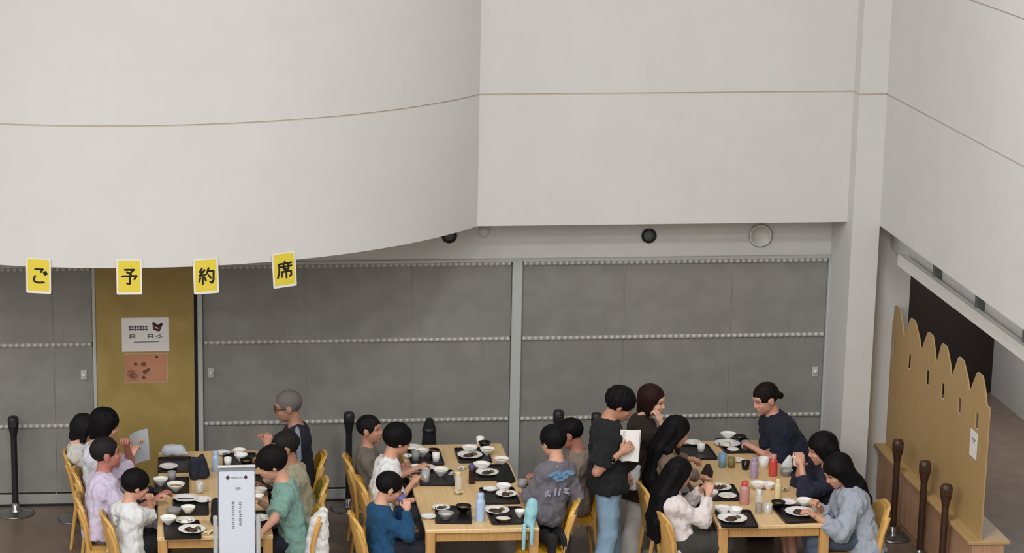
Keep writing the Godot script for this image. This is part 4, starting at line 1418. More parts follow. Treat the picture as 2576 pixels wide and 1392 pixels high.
func castle() -> void:
	var t := CSGCombiner3D.new()
	var z0 := 0.34
	var z1 := 2.92
	# outline in (z, y): seven battlement teeth along the top
	var o := PackedVector2Array([Vector2(z0, 0.56), Vector2(z0, 1.70)])
	var peaks := [0.45, 0.90, 1.38, 1.76, 2.19, 2.65]
	var dips := [0.69, 1.17, 1.58, 1.99, 2.44]
	for i in peaks.size():
		var c: float = peaks[i]
		var lft: float = z0 if i == 0 else dips[i - 1]
		var rgt: float = dips[i] if i < 5 else 2.86
		if i > 0:
			o.append(Vector2(lft + 0.012, 1.66))
		o.append(Vector2(lerpf(lft, c, 0.16), 1.70))
		o.append(Vector2(c - 0.075, 1.845))
		o.append(Vector2(c - 0.05, 1.862))
		o.append(Vector2(c + 0.06, 1.862))
		o.append(Vector2(c + 0.085, 1.84))
		o.append(Vector2(lerpf(rgt, c, 0.24), 1.74))
		o.append(Vector2(rgt - 0.012, 1.66))
	o.append(Vector2(z1, 1.66))
	o.append(Vector2(z1, 0.56))
	var ground := thing("castle_screen", "plywood screen cut like castle battlements standing on the low bench", "screen", Vector3(6.36, 0, 0))
	ground.add_child(t)
	t.name = "battlement_panel"
	var body := CSGPolygon3D.new()
	var q := PackedVector2Array()
	for p in o:
		q.append(Vector2(-p.x, p.y))
	body.polygon = q
	body.depth = 0.012
	body.rotation.y = PI / 2
	body.position.x = 0.0
	body.material = M.plywood
	t.add_child(body)
	for z: float in [0.42, 0.87, 1.38, 1.79, 2.22, 2.65]:
		var h := CSGBox3D.new()
		h.size = Vector3(0.2, 0.13, 0.08)
		h.position = Vector3(0, 1.475, z)
		h.operation = CSGShape3D.OPERATION_SUBTRACTION
		h.material = M.plywood
		t.add_child(h)
	var stp := begin()
	box(stp, Vector3(0.001, 0.56, 0.6), Vector3(0.08, 0.60, 2.7), 0.004)
	put("foot_batten", done(stp), M.plywood, ground)
	var n := at_x(2449, 1118, 6.345)
	var w := thing("paper_notice", "small white notice stuck on the plywood castle screen", "notice", n)
	put("sheet", box_mesh(Vector3(0.002, 0.22, 0.17)), M.paper, w)
	put("printed_line", box_mesh(Vector3(0.002, 0.012, 0.09)), M.ink_grey, w, Transform3D(Basis(), Vector3(-0.001, 0.04, 0)))
	put("printed_line", box_mesh(Vector3(0.002, 0.008, 0.07)), M.ink_grey, w, Transform3D(Basis(), Vector3(-0.001, 0.02, 0)))

func hip_at(u: float, v: float, z: float, h: float) -> Vector3:
	var p := at_z(u, v, z)
	return Vector3(p.x, h, z)
const BLACK_HAIR := Color(0.055, 0.05, 0.055)
func people() -> void:
	var seat_h := 0.445
	# ---- first table, side towards the yellow door
	var h := at_y(342, 1222, 1.02)
	person({"label": "child in white T-shirt with grey back print at the first table", "s": 0.76, "head": h, "hip": Vector3(-0.42, seat_h + 0.085, h.z + 0.05), "yaw": 126, "look": [106, 14],
		"lh": at_z(392, 1262, 2.45), "rh": at_z(378, 1258, 2.6), "rpole": Vector3(-0.7, -1, 0.25), "shirt": {"col": Color(0.82, 0.83, 0.83), "sleeve": 0.85, "pad": 0.024, "print": back_print.bind("grey")}, "pants": Color(0.10, 0.10, 0.11), "hair": {"style": "short", "col": BLACK_HAIR, "puff": 0.010, "fringe": 0.035}})
	chair(Vector3(-0.44, 0, h.z + 0.05), 100, "pad_tan", "wooden chair under the child in white T-shirt with back print")
	h = at_y(268, 1142, 1.14)
	person({"label": "man in lilac shirt raising a hand to his mouth", "head": h, "hip": Vector3(-0.63, seat_h + 0.10, h.z + 0.06), "yaw": 95, "look": [98, -6], "wide": 1.12,
		"lh": at_z(318, 1120, h.z - 0.10), "rh": Vector3(-0.16, 0.80, h.z + 0.10), "skin": Color(0.70, 0.46, 0.40), "shirt": {"col": Color(0.77, 0.73, 0.81), "sleeve": 0.95, "pad": 0.026}, "pants": Color(0.55, 0.55, 0.60), "hair": {"style": "crop", "col": Color(0.13, 0.12, 0.12), "rough": 0.003}})
	chair(Vector3(-0.66, 0, h.z + 0.06), 92, "pad_tan", "wooden chair under the man in lilac shirt")
	h = at_y(264, 1070, 1.20)
	person({"label": "dark haired person in white shirt reading a grey sheet", "head": h, "hip": Vector3(-0.66, seat_h + 0.095, h.z), "yaw": 92, "look": [100, 16],
		"lh": at_z(338, 1120, h.z - 0.12), "rh": at_z(330, 1150, h.z + 0.12), "shirt": {"col": Color(0.80, 0.81, 0.84), "sleeve": 1.2, "pad": 0.022}, "pants": Color(0.16, 0.16, 0.20), "hair": {"style": "bob", "col": BLACK_HAIR, "puff": 0.008}})
	chair(Vector3(-0.70, 0, h.z), 90, "pad_tan", "wooden chair under the person reading a grey sheet")
	var sh := thing("menu_sheet", "large grey paper sheet held up by the dark haired reader", "paper", at_z(346, 1128, h.z))
	var st := begin()
	sheet(st, Vector3.ZERO, Vector3(0.55, 0, -0.83).normalized(), Vector3(-0.12, 0.97, 0.1).normalized(), 0.27, 0.29, 0.035)
	put("sheet", done(st), M.grey_cloth, sh)
	h = at_y(212, 1078, 1.02)
	person({"label": "person with black hair in white sitting nearest the yellow door", "s": 0.78, "head": h, "hip": Vector3(-0.76, seat_h + 0.09, h.z), "yaw": 92, "look": [95, 20],
		"shirt": {"col": Color(0.78, 0.77, 0.74), "sleeve": 0.9, "pad": 0.02}, "pants": Color(0.13, 0.13, 0.15), "hair": {"style": "bob", "col": Color(0.09, 0.085, 0.085)}})
	chair(Vector3(-0.80, 0, h.z), 90, "pad_olive", "wooden chair pushed back nearest the yellow door")
	# ---- first table, other side
	h = at_y(684, 1168, 1.17)
	person({"label": "person in teal T-shirt and navy shorts leaning over the first table", "s": 0.92, "head": h, "hip": Vector3(0.92, seat_h + 0.09, h.z + 0.03), "yaw": -92, "look": [-88, 24],
		"lh": at_y(655, 1345, TOP + 0.06), "rh": at_z(650, 1262, h.z - 0.1), "shirt": {"col": Color(0.46, 0.60, 0.56), "sleeve": 0.85, "pad": 0.022}, "pants": Color(0.09, 0.10, 0.14), "hair": {"style": "short", "col": Color(0.07, 0.06, 0.06), "puff": 0.014, "fringe": 0.03}})
	chair(Vector3(0.97, 0, h.z + 0.03), -92, "pad_yellow", "yellow padded chair with a white coat over its back")
	soft_thing("white_coat", "white coat hung over a yellow padded chair back", "coat", "white_cloth", Vector3(1.08, 0.38, h.z + 0.20), [[Vector3(-0.05, 0.04, 0), Vector3(-0.02, 0.34, -0.03), 0.055, 0.04], [Vector3(0.05, 0.03, 0), Vector3(0.06, 0.40, -0.03), 0.055, 0.04], [Vector3(-0.01, 0.36, -0.03), Vector3(0.06, 0.41, -0.12), 0.04, 0.04]], 0.010, 0.014)
	h = at_y(716, 1126, 1.10)
	person({"label": "person in khaki cream shirt between teal T-shirt and grey haired man", "s": 0.95, "head": h, "hip": Vector3(1.01, seat_h + 0.09, h.z), "yaw": -90, "look": [-85, 8],
		"skin": Color(0.66, 0.47, 0.38), "lh": at_z(672, 1120, h.z + 0.05), "shirt": {"col": Color(0.62, 0.60, 0.50), "sleeve": 0.95, "pad": 0.026}, "pants": Color(0.30, 0.28, 0.22), "hair": {"style": "crop", "col": Color(0.13, 0.12, 0.11)}})
	chair(Vector3(1.05, 0, h.z), -90, "pad_olive", "olive padded chair under the person in khaki shirt")
	h = at_y(724, 1024, 1.23)
	person({"label": "grey haired older man in navy jacket with pale shoulder stripe", "head": h, "hip": Vector3(1.03, seat_h + 0.10, h.z + 0.02), "yaw": -90, "look": [-92, 14],
		"skin": Color(0.62, 0.46, 0.38), "rh": at_z(672, 1108, h.z - 0.05), "lh": Vector3(0.74, 0.78, h.z + 0.1), "shirt": {"col": Color(0.085, 0.095, 0.135), "sleeve": 1.2, "pad": 0.026, "called": "jacket", "print": shoulder_stripe}, "pants": Color(0.12, 0.12, 0.14), "glasses": true, "hair": {"style": "crop", "col": Color(0.40, 0.38, 0.37), "fringe": 0.075, "rough": 0.003}})
	chair(Vector3(1.08, 0, h.z + 0.02), -90, "pad_yellow", "wooden chair under the grey haired older man")
	# ---- middle table
	h = at_y(980, 1228, 1.0)
	person({"label": "boy in blue sweater drinking from a purple cup", "s": 0.78, "head": h, "hip": Vector3(1.60, seat_h + 0.085, h.z + 0.08), "yaw": 100, "look": [98, 20],
		"lh": at_z(1022, 1272, h.z - 0.05), "rh": at_z(1024, 1285, h.z + 0.10), "shirt": {"col": Color(0.06, 0.26, 0.40), "sleeve": 1.95, "pad": 0.022, "called": "sweater", "hem": -0.05}, "pants": Color(0.09, 0.10, 0.15), "hair": {"style": "short", "col": BLACK_HAIR, "puff": 0.004}})
	chair(Vector3(1.52, 0, h.z + 0.08), 95, "pad_yellow", "yellow padded chair under the boy in blue sweater")
	var cup := thing("cup", "purple cup held to the mouth of the boy in blue sweater", "cup", at_z(1012, 1258, h.z))
	put("cup_wall", lathe_mesh("purplecup", [Vector2(0, -0.05), Vector2(0.030, -0.05), Vector2(0.038, 0.05), Vector2(0.034, 0.05), Vector2(0.027, -0.042), Vector2(0, -0.042)], 20), M.purple_cup, cup)
	cup.rotation = Vector3(0, 0, 0.5)
	h = at_y(1001, 1108, 1.13)
	person({"label": "person in plain white T-shirt between two boys at the middle table", "s": 0.88, "head": h, "hip": Vector3(1.66, seat_h + 0.09, h.z + 0.03), "yaw": 92, "look": [108, 16],
		"lh": at_y(1050, 1178, TOP + 0.07), "rh": at_y(1038, 1215, TOP + 0.05), "shirt": {"col": Color(0.86, 0.86, 0.86), "sleeve": 0.8, "pad": 0.022}, "pants": Color(0.20, 0.20, 0.24), "hair": {"style": "short", "col": BLACK_HAIR, "puff": 0.014, "fringe": 0.02}})
	chair(Vector3(1.64, 0, h.z + 0.03), 92, "pad_yellow", "yellow padded chair under the person in plain white T-shirt")
	h = at_y(932, 1082, 1.05)
	person({"label": "boy with cropped hair in grey brown shirt turning his head", "s": 0.80, "head": h, "hip": Vector3(1.60, seat_h + 0.085, h.z), "yaw": 85, "look": [62, -6],
		"skin": Color(0.70, 0.50, 0.42), "shirt": {"col": Color(0.40, 0.37, 0.33), "sleeve": 0.95, "pad": 0.02}, "pants": Color(0.18, 0.17, 0.17), "hair": {"style": "crop", "col": Color(0.08, 0.075, 0.075)}})
	chair(Vector3(1.58, 0, h.z), 90, "pad_yellow", "wooden chair under the boy in grey brown shirt")
	h = at_y(1390, 1112, 1.27)
	person({"label": "boy in grey top with blue back print kneeling on a yellow chair", "s": 0.84, "wide": 0.84, "mode": "kneel", "head": h, "hip": Vector3(h.x - 0.03, seat_h + 0.30, h.z + 0.06), "yaw": 192, "look": [212, 14],
		"lh": at_y(1318, 1240, TOP + 0.07), "rh": at_z(1446, 1300, h.z - 0.05), "shirt": {"col": Color(0.40, 0.39, 0.42), "sleeve": 1.9, "pad": 0.020, "hem": -0.08, "print": back_print.bind("blue")}, "pants": Color(0.045, 0.045, 0.05), "hair": {"style": "short", "col": BLACK_HAIR, "puff": 0.010}})
	chair(Vector3(h.x + 0.03, 0, h.z + 0.10), -100, "pad_yellow", "yellow padded chair on which a boy is kneeling")
	h = at_y(1434, 1092, 1.12)
	person({"label": "boy in beige shirt seated behind the kneeling boy", "s": 0.86, "head": h, "hip": Vector3(h.x + 0.06, seat_h + 0.09, h.z), "yaw": -92, "look": [-110, 20],
		"skin": Color(0.66, 0.45, 0.37), "shirt": {"col": Color(0.52, 0.46, 0.41), "sleeve": 0.95, "pad": 0.022}, "pants": Color(0.20, 0.20, 0.22), "hair": {"style": "short", "col": BLACK_HAIR, "puff": 0.0}})
	chair(Vector3(h.x + 0.12, 0, h.z), -90, "pad_yellow", "wooden chair under the boy in beige shirt")
	# ---- standing pair
	h = at_y(1560, 1018, 1.53)
	person({"label": "man in black T-shirt and jeans holding white papers", "mode": "stand", "head": h, "hip": hip_at(1527, 1262, h.z + 0.04, 0.86), "yaw": 88, "look": [84, 26], "step": 0.06, "wide": 1.06,
		"rh": at_z(1562, 1140, h.z + 0.26), "rpole": Vector3(-0.45, -1, 0.3), "lh": at_z(1570, 1190, h.z - 0.22), "rpalm": Vector3(0, -0.4, -1), "skin": Color(0.72, 0.52, 0.42), "shirt": {"col": Color(0.058, 0.06, 0.075), "sleeve": 0.82, "pad": 0.036, "hem": 0.02}, "pants": Color(0.52, 0.63, 0.72), "loose": 0.02, "shoe": 1, "hair": {"style": "short", "col": BLACK_HAIR, "puff": 0.010, "fringe": 0.035, "rough": 0.008}})
	var pp := thing("paper_sheets", "white paper sheets curled in the hand of the standing man", "paper", at_z(1584, 1122, h.z + 0.235))
	st = begin()
	sheet(st, Vector3(0, 0, 0), Vector3(0.9, 0, 0.35).normalized(), Vector3(0.06, 0.97, -0.2).normalized(), 0.155, 0.25, 0.022)
	put("front_sheet", done(st), M.paper, pp)
	st = begin()
	sheet(st, Vector3(0.012, -0.01, -0.03), Vector3(0.92, 0, -0.2).normalized(), Vector3(0.04, 0.97, -0.2).normalized(), 0.15, 0.25, 0.03)
	put("back_sheet", done(st), M.paper, pp)
	var wt := thing("wrist_watch", "black watch on the wrist of the standing man", "watch", at_z(1540, 1154, h.z + 0.262))
	wt.rotation = Vector3(0, 0, deg_to_rad(-62))
	put("strap", lathe_mesh("strap", [Vector2(0.031, -0.012), Vector2(0.036, -0.010), Vector2(0.036, 0.010), Vector2(0.031, 0.012)], 18), M.black_cloth, wt)
	put("dial", lathe_mesh("dial", [Vector2(0.017, 0.0), Vector2(0.017, 0.008), Vector2(0, 0.009)], 16), M.lacquer, wt, Transform3D(Basis(Vector3.RIGHT, PI / 2), Vector3(0, 0, 0.033)))
	h = at_y(1640, 1008, 1.40)
	person({"label": "woman in brown cardigan and white trousers with hand at her mouth", "mode": "stand", "s": 0.93, "head": h, "hip": Vector3(h.x - 0.13, 0.80, h.z + 0.02), "yaw": 80, "look": [62, 12], "step": 0.03,
		"rh": at_z(1662, 1062, h.z + 0.14), "rpole": Vector3(0.2, -1, 0.3), "lh": at_z(1672, 1150, h.z - 0.1), "skin": Color(0.84, 0.66, 0.57), "shirt": {"col": Color(0.155, 0.10, 0.085), "sleeve": 1.85, "pad": 0.034, "hem": -0.17, "called": "cardigan"}, "pants": Color(0.78, 0.77, 0.75), "loose": 0.03, "shoe": 1, "hair": {"style": "bob", "col": Color(0.15, 0.08, 0.06), "fringe": 0.05, "rough": 0.003}})
	# ---- third table
	h = at_y(1702, 1086, 1.24)
	person({"label": "girl with long black hair eating beside the woman in brown", "s": 0.88, "head": h, "hip": Vector3(3.98, seat_h + 0.09, h.z), "yaw": 92, "look": [98, 24],
		"lh": at_y(1762, 1160, TOP + 0.10), "rh": at_y(1778, 1205, TOP + 0.07), "shirt": {"col": Color(0.46, 0.37, 0.32), "sleeve": 1.5, "pad": 0.022}, "pants": Color(0.16, 0.13, 0.12), "hair": {"style": "long", "col": BLACK_HAIR, "drop": 0.42, "rough": 0.004}})
	chair(Vector3(3.94, 0, h.z), 90, "pad_yellow", "yellow padded chair under the girl beside the woman in brown")
	soft_thing("white_bag", "crumpled white bag on the chair behind the standing man", "bag", "white_cloth", at_z(1590, 1215, 2.0) + Vector3(0, -0.06, 0), [[Vector3(0, 0.03, 0), Vector3(0.02, 0.12, 0), 0.05, 0.04], [Vector3(0.02, 0.13, 0), Vector3(0.05, 0.2, 0.01), 0.035, 0.02]])
	h = at_y(1708, 1192, 1.08)
	person({"label": "girl with long black hair in white top and grey skirt", "s": 0.84, "head": h, "hip": Vector3(3.97, seat_h + 0.09, h.z + 0.09), "yaw": 100, "look": [112, 22],
		"lh": at_z(1765, 1232, h.z - 0.1), "rh": at_z(1782, 1245, h.z + 0.12), "rpole": Vector3(0.5, -1, 0.3), "shirt": {"col": Color(0.84, 0.80, 0.79), "sleeve": 1.9, "pad": 0.022}, "pants": Color(0.22, 0.21, 0.195), "skirt": true, "hair": {"style": "long", "col": BLACK_HAIR, "drop": 0.34, "rough": 0.004}})
	chair(Vector3(3.95, 0, h.z + 0.09), 96, "pad_olive", "olive padded chair under the girl in white top")
	h = at_y(1925, 1004, 1.21)
	person({"label": "person in navy top with tied dark hair reaching over the table", "head": h, "hip": Vector3(5.40, seat_h + 0.10, h.z + 0.02), "yaw": -84, "look": [-72, 18], "wide": 1.14,
		"lh": at_y(1898, 1128, TOP + 0.06), "rh": at_y(1936, 1146, TOP + 0.05), "skin": Color(0.80, 0.60, 0.52), "shirt": {"col": Color(0.07, 0.09, 0.16), "sleeve": 0.98, "pad": 0.034}, "pants": Color(0.10, 0.11, 0.15), "hair": {"style": "tied", "col": Color(0.10, 0.075, 0.06), "fringe": 0.02}})
	chair(Vector3(5.48, 0, h.z + 0.02), -88, "pad_olive", "olive padded chair under the person in navy top")
	h = at_y(2068, 1130, 1.08)
	person({"label": "woman with black hair in navy print dress holding a white cup", "s": 0.94, "head": h, "hip": Vector3(5.38, seat_h + 0.09, h.z), "yaw": -90, "look": [-92, 16],
		"rh": at_z(2012, 1176, h.z - 0.05), "lh": at_z(2016, 1170, h.z + 0.08), "shirt": {"col": Color(0.115, 0.12, 0.19), "sleeve": 1.6, "pad": 0.022, "called": "dress_top"}, "pants": Color(0.115, 0.12, 0.19), "skirt": true, "hair": {"style": "long", "col": BLACK_HAIR, "drop": 0.22, "puff": 0.008, "rough": 0.004}})
	chair(Vector3(5.43, 0, h.z), -90, "pad_olive", "olive padded chair under the woman in navy print dress")
	h = at_y(2108, 1186, 1.06)
	person({"label": "woman with long black hair in pale blue denim shirt", "s": 0.97, "head": h, "hip": Vector3(5.46, seat_h + 0.095, h.z + 0.08), "yaw": -94, "look": [-78, 30],
		"rh": at_y(2058, 1272, TOP + 0.06), "lh": at_y(2052, 1300, TOP + 0.05), "shirt": {"col": Color(0.60, 0.625, 0.665), "sleeve": 1.7, "pad": 0.036, "hem": -0.10}, "pants": Color(0.30, 0.35, 0.42), "hair": {"style": "long", "col": BLACK_HAIR, "drop": 0.20, "puff": 0.006, "rough": 0.004}})
	chair(Vector3(5.48, 0, h.z + 0.08), -94, "pad_tan", "wooden chair under the woman in pale blue denim shirt")

func back_print(shirt: MeshInstance3D, b: Dictionary, kind: String) -> void:
	# a print on the back of the shirt, lying just proud of the cloth
	var s: float = b.s
	var c: Vector3 = b.hip + b.up * b.tl * 0.66 - b.fwd * (0.092 * s + b.pad + 0.012)
	var t := Transform3D(Basis(b.left * -1.0, b.up, b.fwd * -1.0), c)
	if kind == "blue":
		put("print_shape", strokes([[[0.1, 0.2], [0.35, 0.12], [0.5, 0.2], [0.7, 0.12], [0.92, 0.2]], [[0.3, 0.3], [0.72, 0.3]], [[0.4, 0.38], [0.6, 0.38]]], 0.235, 0.034), mat("print_blue", Color(0.42, 0.56, 0.70), 0.9), shirt, t)
		put("print_letters", strokes([[[0.1, 0.75], [0.1, 0.95]], [[0.1, 0.75], [0.24, 0.78], [0.12, 0.86], [0.26, 0.95]], [[0.42, 0.72], [0.42, 0.95]], [[0.58, 0.72], [0.58, 0.95]], [[0.74, 0.75], [0.9, 0.76], [0.76, 0.86], [0.92, 0.92]]], 0.235, 0.016), mat("print_pale", Color(0.62, 0.63, 0.70), 0.9), shirt, t)
	else:
		put("print_shape", strokes([[[0.3, 0.2], [0.6, 0.2], [0.65, 0.4], [0.45, 0.5], [0.68, 0.6], [0.6, 0.85], [0.3, 0.85]]], 0.13, 0.018), mat("print_grey", Color(0.66, 0.67, 0.68), 0.9), shirt, t)
func shoulder_stripe(shirt: MeshInstance3D, b: Dictionary) -> void:
	# a pale stripe running from the collar over the shoulder down the sleeve on the hall side
	var st := begin()
	var s: float = b.s
	var side: Vector3 = b.left
	if side.z < 0:
		side = -side
	var n: Vector3 = b.hip + b.up * b.tl
	var pts := [n + side * 0.07 * s + b.up * 0.012, n + side * 0.15 * s + b.up * 0.004, n + side * 0.22 * s - b.up * 0.045, n + side * 0.247 * s - b.up * 0.12, n + side * 0.25 * s - b.up * 0.22]
	tube(st, pts, [0.018, 0.022, 0.024, 0.022, 0.020], 10)
	put("stripe", done(st), mat("stripe", Color(0.50, 0.53, 0.60), 0.9), shirt)

func tableware() -> void:
	var w := ""
	# ---- first table
	w = "on tray before the child in white T-shirt"
	tray(458, 1334, 2, "black tray of dishes before the child in white T-shirt")
	bowl(423, 1301, 0.058, w, "food_rice", "china")
	plate(467, 1308, 0.070, w, "food_rice")
	plate(483, 1330, 0.096, w, "food_brown")
	w = "on tray before the man in lilac shirt"
	tray(480, 1276, 0, "black tray of dishes before the man in lilac shirt")
	plate(468, 1252, 0.088, w)
	plate(510, 1256, 0.066, w)
	bowl(436, 1281, 0.056, w, "", "grey_ware")
	bowl(473, 1275, 0.052, w, "food_rice")
	w = "on tray before the reader in white shirt"
	tray(432, 1222, 0, "black tray of dishes before the reader in white shirt")
	bowl(404, 1204, 0.054, w, "food_rice")
	bowl(442, 1217, 0.066, w, "soup")
	glass(432, 1187, w, "grey_ware", 0.036, 0.075, 0.006, "grey tea cup")
	w = "on the tray nearest the yellow door"
	tray(440, 1170, 0, "black tray of dishes nearest the yellow door")
	plate(424, 1172, 0.070, w)
	soft_thing("cloth_hat", "pale grey cloth cap lying at the far end of first table", "hat", "grey_cloth", at_y(437, 1158, TOP) + Vector3(0, 0.03, -0.08), [[Vector3(-0.05, 0.03, 0), Vector3(0.05, 0.03, 0), 0.055, 0.055], [Vector3(0.06, 0.01, 0.02), Vector3(0.12, 0.005, 0.03), 0.02, 0.012]], 0.009, 0.006)
	soft_thing("navy_bag", "dark navy cloth bag standing on the first table", "bag", "navy", at_y(502, 1206, TOP), [[Vector3(-0.04, 0.04, 0), Vector3(-0.045, 0.15, 0), 0.05, 0.045], [Vector3(0.045, 0.05, 0), Vector3(0.02, 0.19, 0), 0.045, 0.03]])
	soft_thing("black_bag", "black cloth bag standing behind the white notice board", "bag", "black_cloth", at_y(543, 1322, TOP), [[Vector3(0.0, 0.04, 0), Vector3(0.0, 0.19, -0.01), 0.045, 0.035], [Vector3(0.03, 0.05, 0), Vector3(0.03, 0.15, -0.01), 0.04, 0.03]])
	bottle(543, 1186, 0.18, 0.032, "blue_pale", "blue_pale", "pale blue water bottle on the first table beside the navy bag")
	glass(503, 1212, "beside the navy bag on the first table", "glass", 0.034, 0.10)
	napkin(524, 1342, 0.05, 0.10, -40, "cream paper packet lying at the corner of first table", "cream")
	tray(603, 1160, 0, "black tray of dishes before the grey haired older man")
	w = "on tray before the grey haired older man"
	plate(560, 1138, 0.060, w)
	bowl(602, 1131, 0.050, w, "food_rice")
	bowl(606, 1143, 0.052, w)
	bowl(620, 1156, 0.050, w, "soup", "lacquer")
	glass(573, 1152, w, "china", 0.034, 0.065, 0.006, "small white tea cup")
	w = "on tray before the person in khaki shirt"
	tray(640, 1215, 0, "black tray of dishes before the person in khaki shirt")
	bowl(655, 1230, 0.050, w, "food_rice")
	w = "on tray before the person in teal T-shirt"
	tray(648, 1308, 0, "black tray of dishes before the person in teal T-shirt")
	bowl(650, 1246, 0.040, w)
	plate(654, 1302, 0.075, w, "food_rice")
	# ---- middle table
	w = "on tray before the boy in grey brown shirt"
	tray(1070, 1152, 0, "black tray of dishes before the boy in grey brown shirt")
	plate(1040, 1124, 0.070, w, "food_rice")
	bowl(1062, 1132, 0.056, w, "food_rice")
	bowl(1091, 1131, 0.046, w, "soup", "lacquer")
	glass(1046, 1136, w, "grey_ware", 0.036, 0.08, 0.006, "grey tea cup")
	plate(1026, 1146, 0.040, w)
	glass(1097, 1140, w, "china", 0.034, 0.075, 0.006, "white tea cup")
	w = "on tray before person in plain white T-shirt"
	tray(1098, 1203, -4, "black tray of dishes before the person in plain white T-shirt")
	bowl(1048, 1171, 0.040, w)
	plate(1074, 1175, 0.066, w)
	bowl(1109, 1180, 0.058, w, "food_rice")
	plate(1046, 1191, 0.060, w, "food_brown")
	glass(1071, 1182, w, "glass", 0.036, 0.11, 0.006)
	napkin(1137, 1194, 0.06, 0.05, 20, "small white folded napkin beside the tray of the white T-shirt")
	w = "on tray before the boy in blue sweater"
	tray(1140, 1296, -6, "black tray of dishes before the boy in blue sweater")
	plate(1078, 1298, 0.055, "beside the tray of the boy in blue sweater", "", 0.0)
	bowl(1122, 1290, 0.056, w, "food_rice", "grey_ware")
	plate(1110, 1276, 0.064, w, "food_brown")
	bowl(1166, 1272, 0.054, w, "soup", "lacquer")
	w = "on the far right tray of the middle table"
	tray(1190, 1146, 0, "black tray with white dishes at the far right of middle table")
	bowl(1182, 1124, 0.060, w, "food_rice")
	plate(1182, 1143, 0.096, w, "food_brown")
	bowl(1226, 1128, 0.056, w, "soup")
	bowl(1219, 1112, 0.048, w, "soup", "lacquer")
	glass(1208, 1100, "standing at the far edge of the middle table", "china", 0.036, 0.06, 0.0, "round white cup")
	w = "on tray before the boy in beige shirt"
	tray(1228, 1190, 0, "black tray of dishes before the boy in beige shirt")
	bowl(1212, 1166, 0.064, w, "food_rice")
	plate(1226, 1187, 0.085, w, "food_brown")
	bowl(1262, 1153, 0.056, w, "soup")
	soft_thing("black_pouch", "black cloth pouch at the right edge of the middle table", "bag", "black_cloth", at_y(1270, 1214, TOP), [[Vector3(-0.03, 0.03, 0), Vector3(0.0, 0.13, -0.03), 0.045, 0.03], [Vector3(0.05, 0.02, 0), Vector3(0.02, 0.11, -0.03), 0.04, 0.03]])
	w = "on tray before the kneeling boy"
	tray(1256, 1248, 0, "black tray of dishes before the kneeling boy")
	bowl(1267, 1220, 0.056, w, "food_rice")
	plate(1234, 1229, 0.055, w)
	plate(1274, 1241, 0.078, w, "food_brown")
	glass(1314, 1208, "at the right edge of the middle table before the kneeling boy", "grey_ware", 0.042, 0.06, 0.0, "low grey cup")
	w = "on the right tray at the turquoise pouch"
	tray(1274, 1298, 0, "black tray of dishes beside the turquoise pouch")
	plate(1250, 1282, 0.090, w, "food_brown")
	bowl(1266, 1300, 0.070, w, "food_rice", "lacquer", 0.006, 0.05)
	bowl(1308, 1284, 0.036, w)
	bottle(1208, 1312, 0.235, 0.038, "blue_pale", "blue_pale", "tall pale blue flask on the middle table")
	bottle(1187, 1217, 0.165, 0.027, "soy", "purple_cup", "dark soy sauce bottle in the middle of the middle table")
	bottle(1153, 1234, 0.16, 0.030, "glass", "cream", "clear glass bottle with pale cap on the middle table")
	napkin(1161, 1180, 0.06, 0.07, 30, "pale napkin beside the soy sauce bottle")
	napkin(1151, 1242, 0.07, 0.06, -25, "crumpled cream napkin before the clear glass bottle", "cream")
	# turquoise pouch with straps hanging over the corner
	var p := at_y(1324, 1318, TOP)
	p.z = 2.84
	var t := soft_thing("turquoise_pouch", "turquoise pouch with two straps hanging over the table corner", "pouch", "turquoise", p, [[Vector3(0.03, 0.12, -0.02), Vector3(0.035, 0.18, -0.03), 0.050, 0.046], [Vector3(0.015, 0.03, 0.0), Vector3(0.03, 0.12, -0.02), 0.046, 0.040]])
	for k in [[-0.03, 0.0], [0.03, 0.02]]:
		var st := begin()
		tube(st, [Vector3(k[0], 0.03, 0.03), Vector3(k[0] - 0.004, 0.0, 0.060), Vector3(k[0] - 0.008, -0.08, 0.062), Vector3(k[0] - 0.010 + k[1] * 0.3, -0.17 + k[1] * 2.0, 0.062)], [0.017, 0.017, 0.016, 0.014], 8)
		put("strap", done(st), M.turquoise, t)
	# ---- third table
	w = "on the far left tray of the third table"
	tray(1752, 1138, 0, "black tray before the empty far seat of third table")
	plate(1744, 1112, 0.066, w, "food_rice")
	glass(1764, 1118, w, "china", 0.034, 0.065, 0.006, "white tea cup")
	w = "on tray of girl beside woman in brown"
	tray(1812, 1240, -3, "black tray of dishes before the girl beside woman in brown")
	plate(1810, 1224, 0.088, w, "food_brown")
	bowl(1790, 1236, 0.050, w, "food_rice")
	plate(1830, 1246, 0.066, w, "food_rice")
	soft_thing("brown_pouch", "dark brown pouch lying near the girl beside woman in brown", "bag", "brown_cloth", at_y(1776, 1206, TOP), [[Vector3(-0.02, 0.02, 0), Vector3(0.02, 0.10, -0.02), 0.035, 0.028], [Vector3(0.02, 0.02, 0), Vector3(0.03, 0.06, 0), 0.03, 0.03]])
	w = "on tray before the girl in white top"
	tray(1852, 1306, -4, "black tray of dishes before the girl in white top")
	bowl(1818, 1276, 0.056, w, "food_rice")
	bowl(1850, 1279, 0.050, w)
	plate(1842, 1302, 0.104, w, "food_brown")
	w = "on tray before the person in navy top"
	tray(1852, 1122, 0, "black tray of dishes before the person in navy top")
	bowl(1832, 1090, 0.060, w, "food_rice")
	bowl(1862, 1097, 0.050, w, "soup", "lacquer")
	plate(1830, 1114, 0.100, w, "food_rice")
	plate(1844, 1130, 0.046, w)
	glass(1876, 1110, w, "grey_ware", 0.038, 0.08, 0.006, "grey tea cup")
	glass(1818, 1142, "holding red sticks on the third table", "blue_cup", 0.036, 0.12, 0.0, "light blue cup")
	glass(1840, 1152, "beside the light blue cup on third table", "olive", 0.036, 0.085, 0.0, "olive green cup")
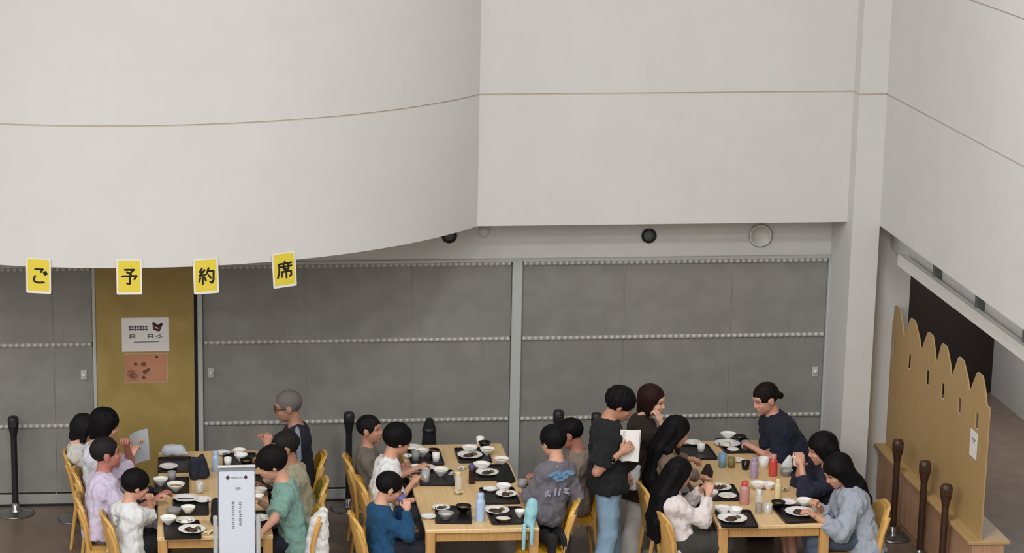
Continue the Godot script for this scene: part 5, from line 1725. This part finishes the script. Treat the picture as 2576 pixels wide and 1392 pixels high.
	plate(1858, 1156, 0.052, "beside the lavender bottle on third table", "food_rice", 0.0)
	glass(1876, 1160, "beside the lavender bottle on third table", "lacquer", 0.036, 0.075, 0.0, "black cup")
	bottle(1896, 1202, 0.18, 0.034, "lavender", "lavender", "lavender water bottle on the third table")
	glass(1922, 1152, "between the lavender and red bottles", "china", 0.044, 0.09, 0.0, "white cup of drink", "tea")
	bottle(1944, 1198, 0.19, 0.036, "red", "pink", "red water bottle on the third table")
	bottle(1872, 1268, 0.19, 0.040, "pink", "red", "pink water bottle with dark red cap on third table")
	bowl(1908, 1215, 0.060, "behind the tea bottle on the third table", "food_rice", "china", 0.0)
	bottle(1908, 1292, 0.20, 0.030, "glass", "sign_white", "clear bottle half full of brown tea on third table", "bottle", "tea")
	bottle(1956, 1254, 0.165, 0.028, "cream", "cream", "pale yellow bottle on the third table")
	bowl(1934, 1216, 0.044, "beside the pale yellow bottle on third table", "", "china", 0.0)
	glass(1932, 1268, "beside the tea bottle on the third table", "glass", 0.036, 0.085)
	napkin(1974, 1234, 0.05, 0.05, 15, "crumpled cream napkin beside the pale yellow bottle", "cream", 0.02)
	w = "on tray before the woman in denim shirt"
	tray(2002, 1294, 3, "black tray of dishes before the woman in denim shirt")
	bowl(1958, 1262, 0.050, w, "soup", "lacquer")
	plate(1982, 1262, 0.064, w)
	bowl(2024, 1257, 0.058, w, "food_rice")
	plate(2012, 1286, 0.104, w, "food_brown")
	w = "before the woman in navy print dress"
	bowl(1978, 1182, 0.050, w, "food_rice", "grey_ware", 0.0)
	soft_thing("white_cloth", "white folded cloth standing before the woman in navy dress", "cloth", "white_cloth", at_y(1976, 1186, TOP) + Vector3(0.03, 0, -0.06), [[Vector3(-0.02, 0.02, 0), Vector3(0.02, 0.10, -0.02), 0.035, 0.016], [Vector3(0.02, 0.02, 0), Vector3(0.03, 0.08, -0.02), 0.025, 0.014]], 0.009, 0.004)
	var cp := thing("cup", "white cup held by the woman in navy print dress", "cup", at_z(2006, 1157, 2.0))
	put("cup_wall", lathe_mesh("heldcup", [Vector2(0, -0.05), Vector2(0.034, -0.05), Vector2(0.040, 0.05), Vector2(0.036, 0.05), Vector2(0.030, -0.042), Vector2(0, -0.042)], 20), M.china, cp)
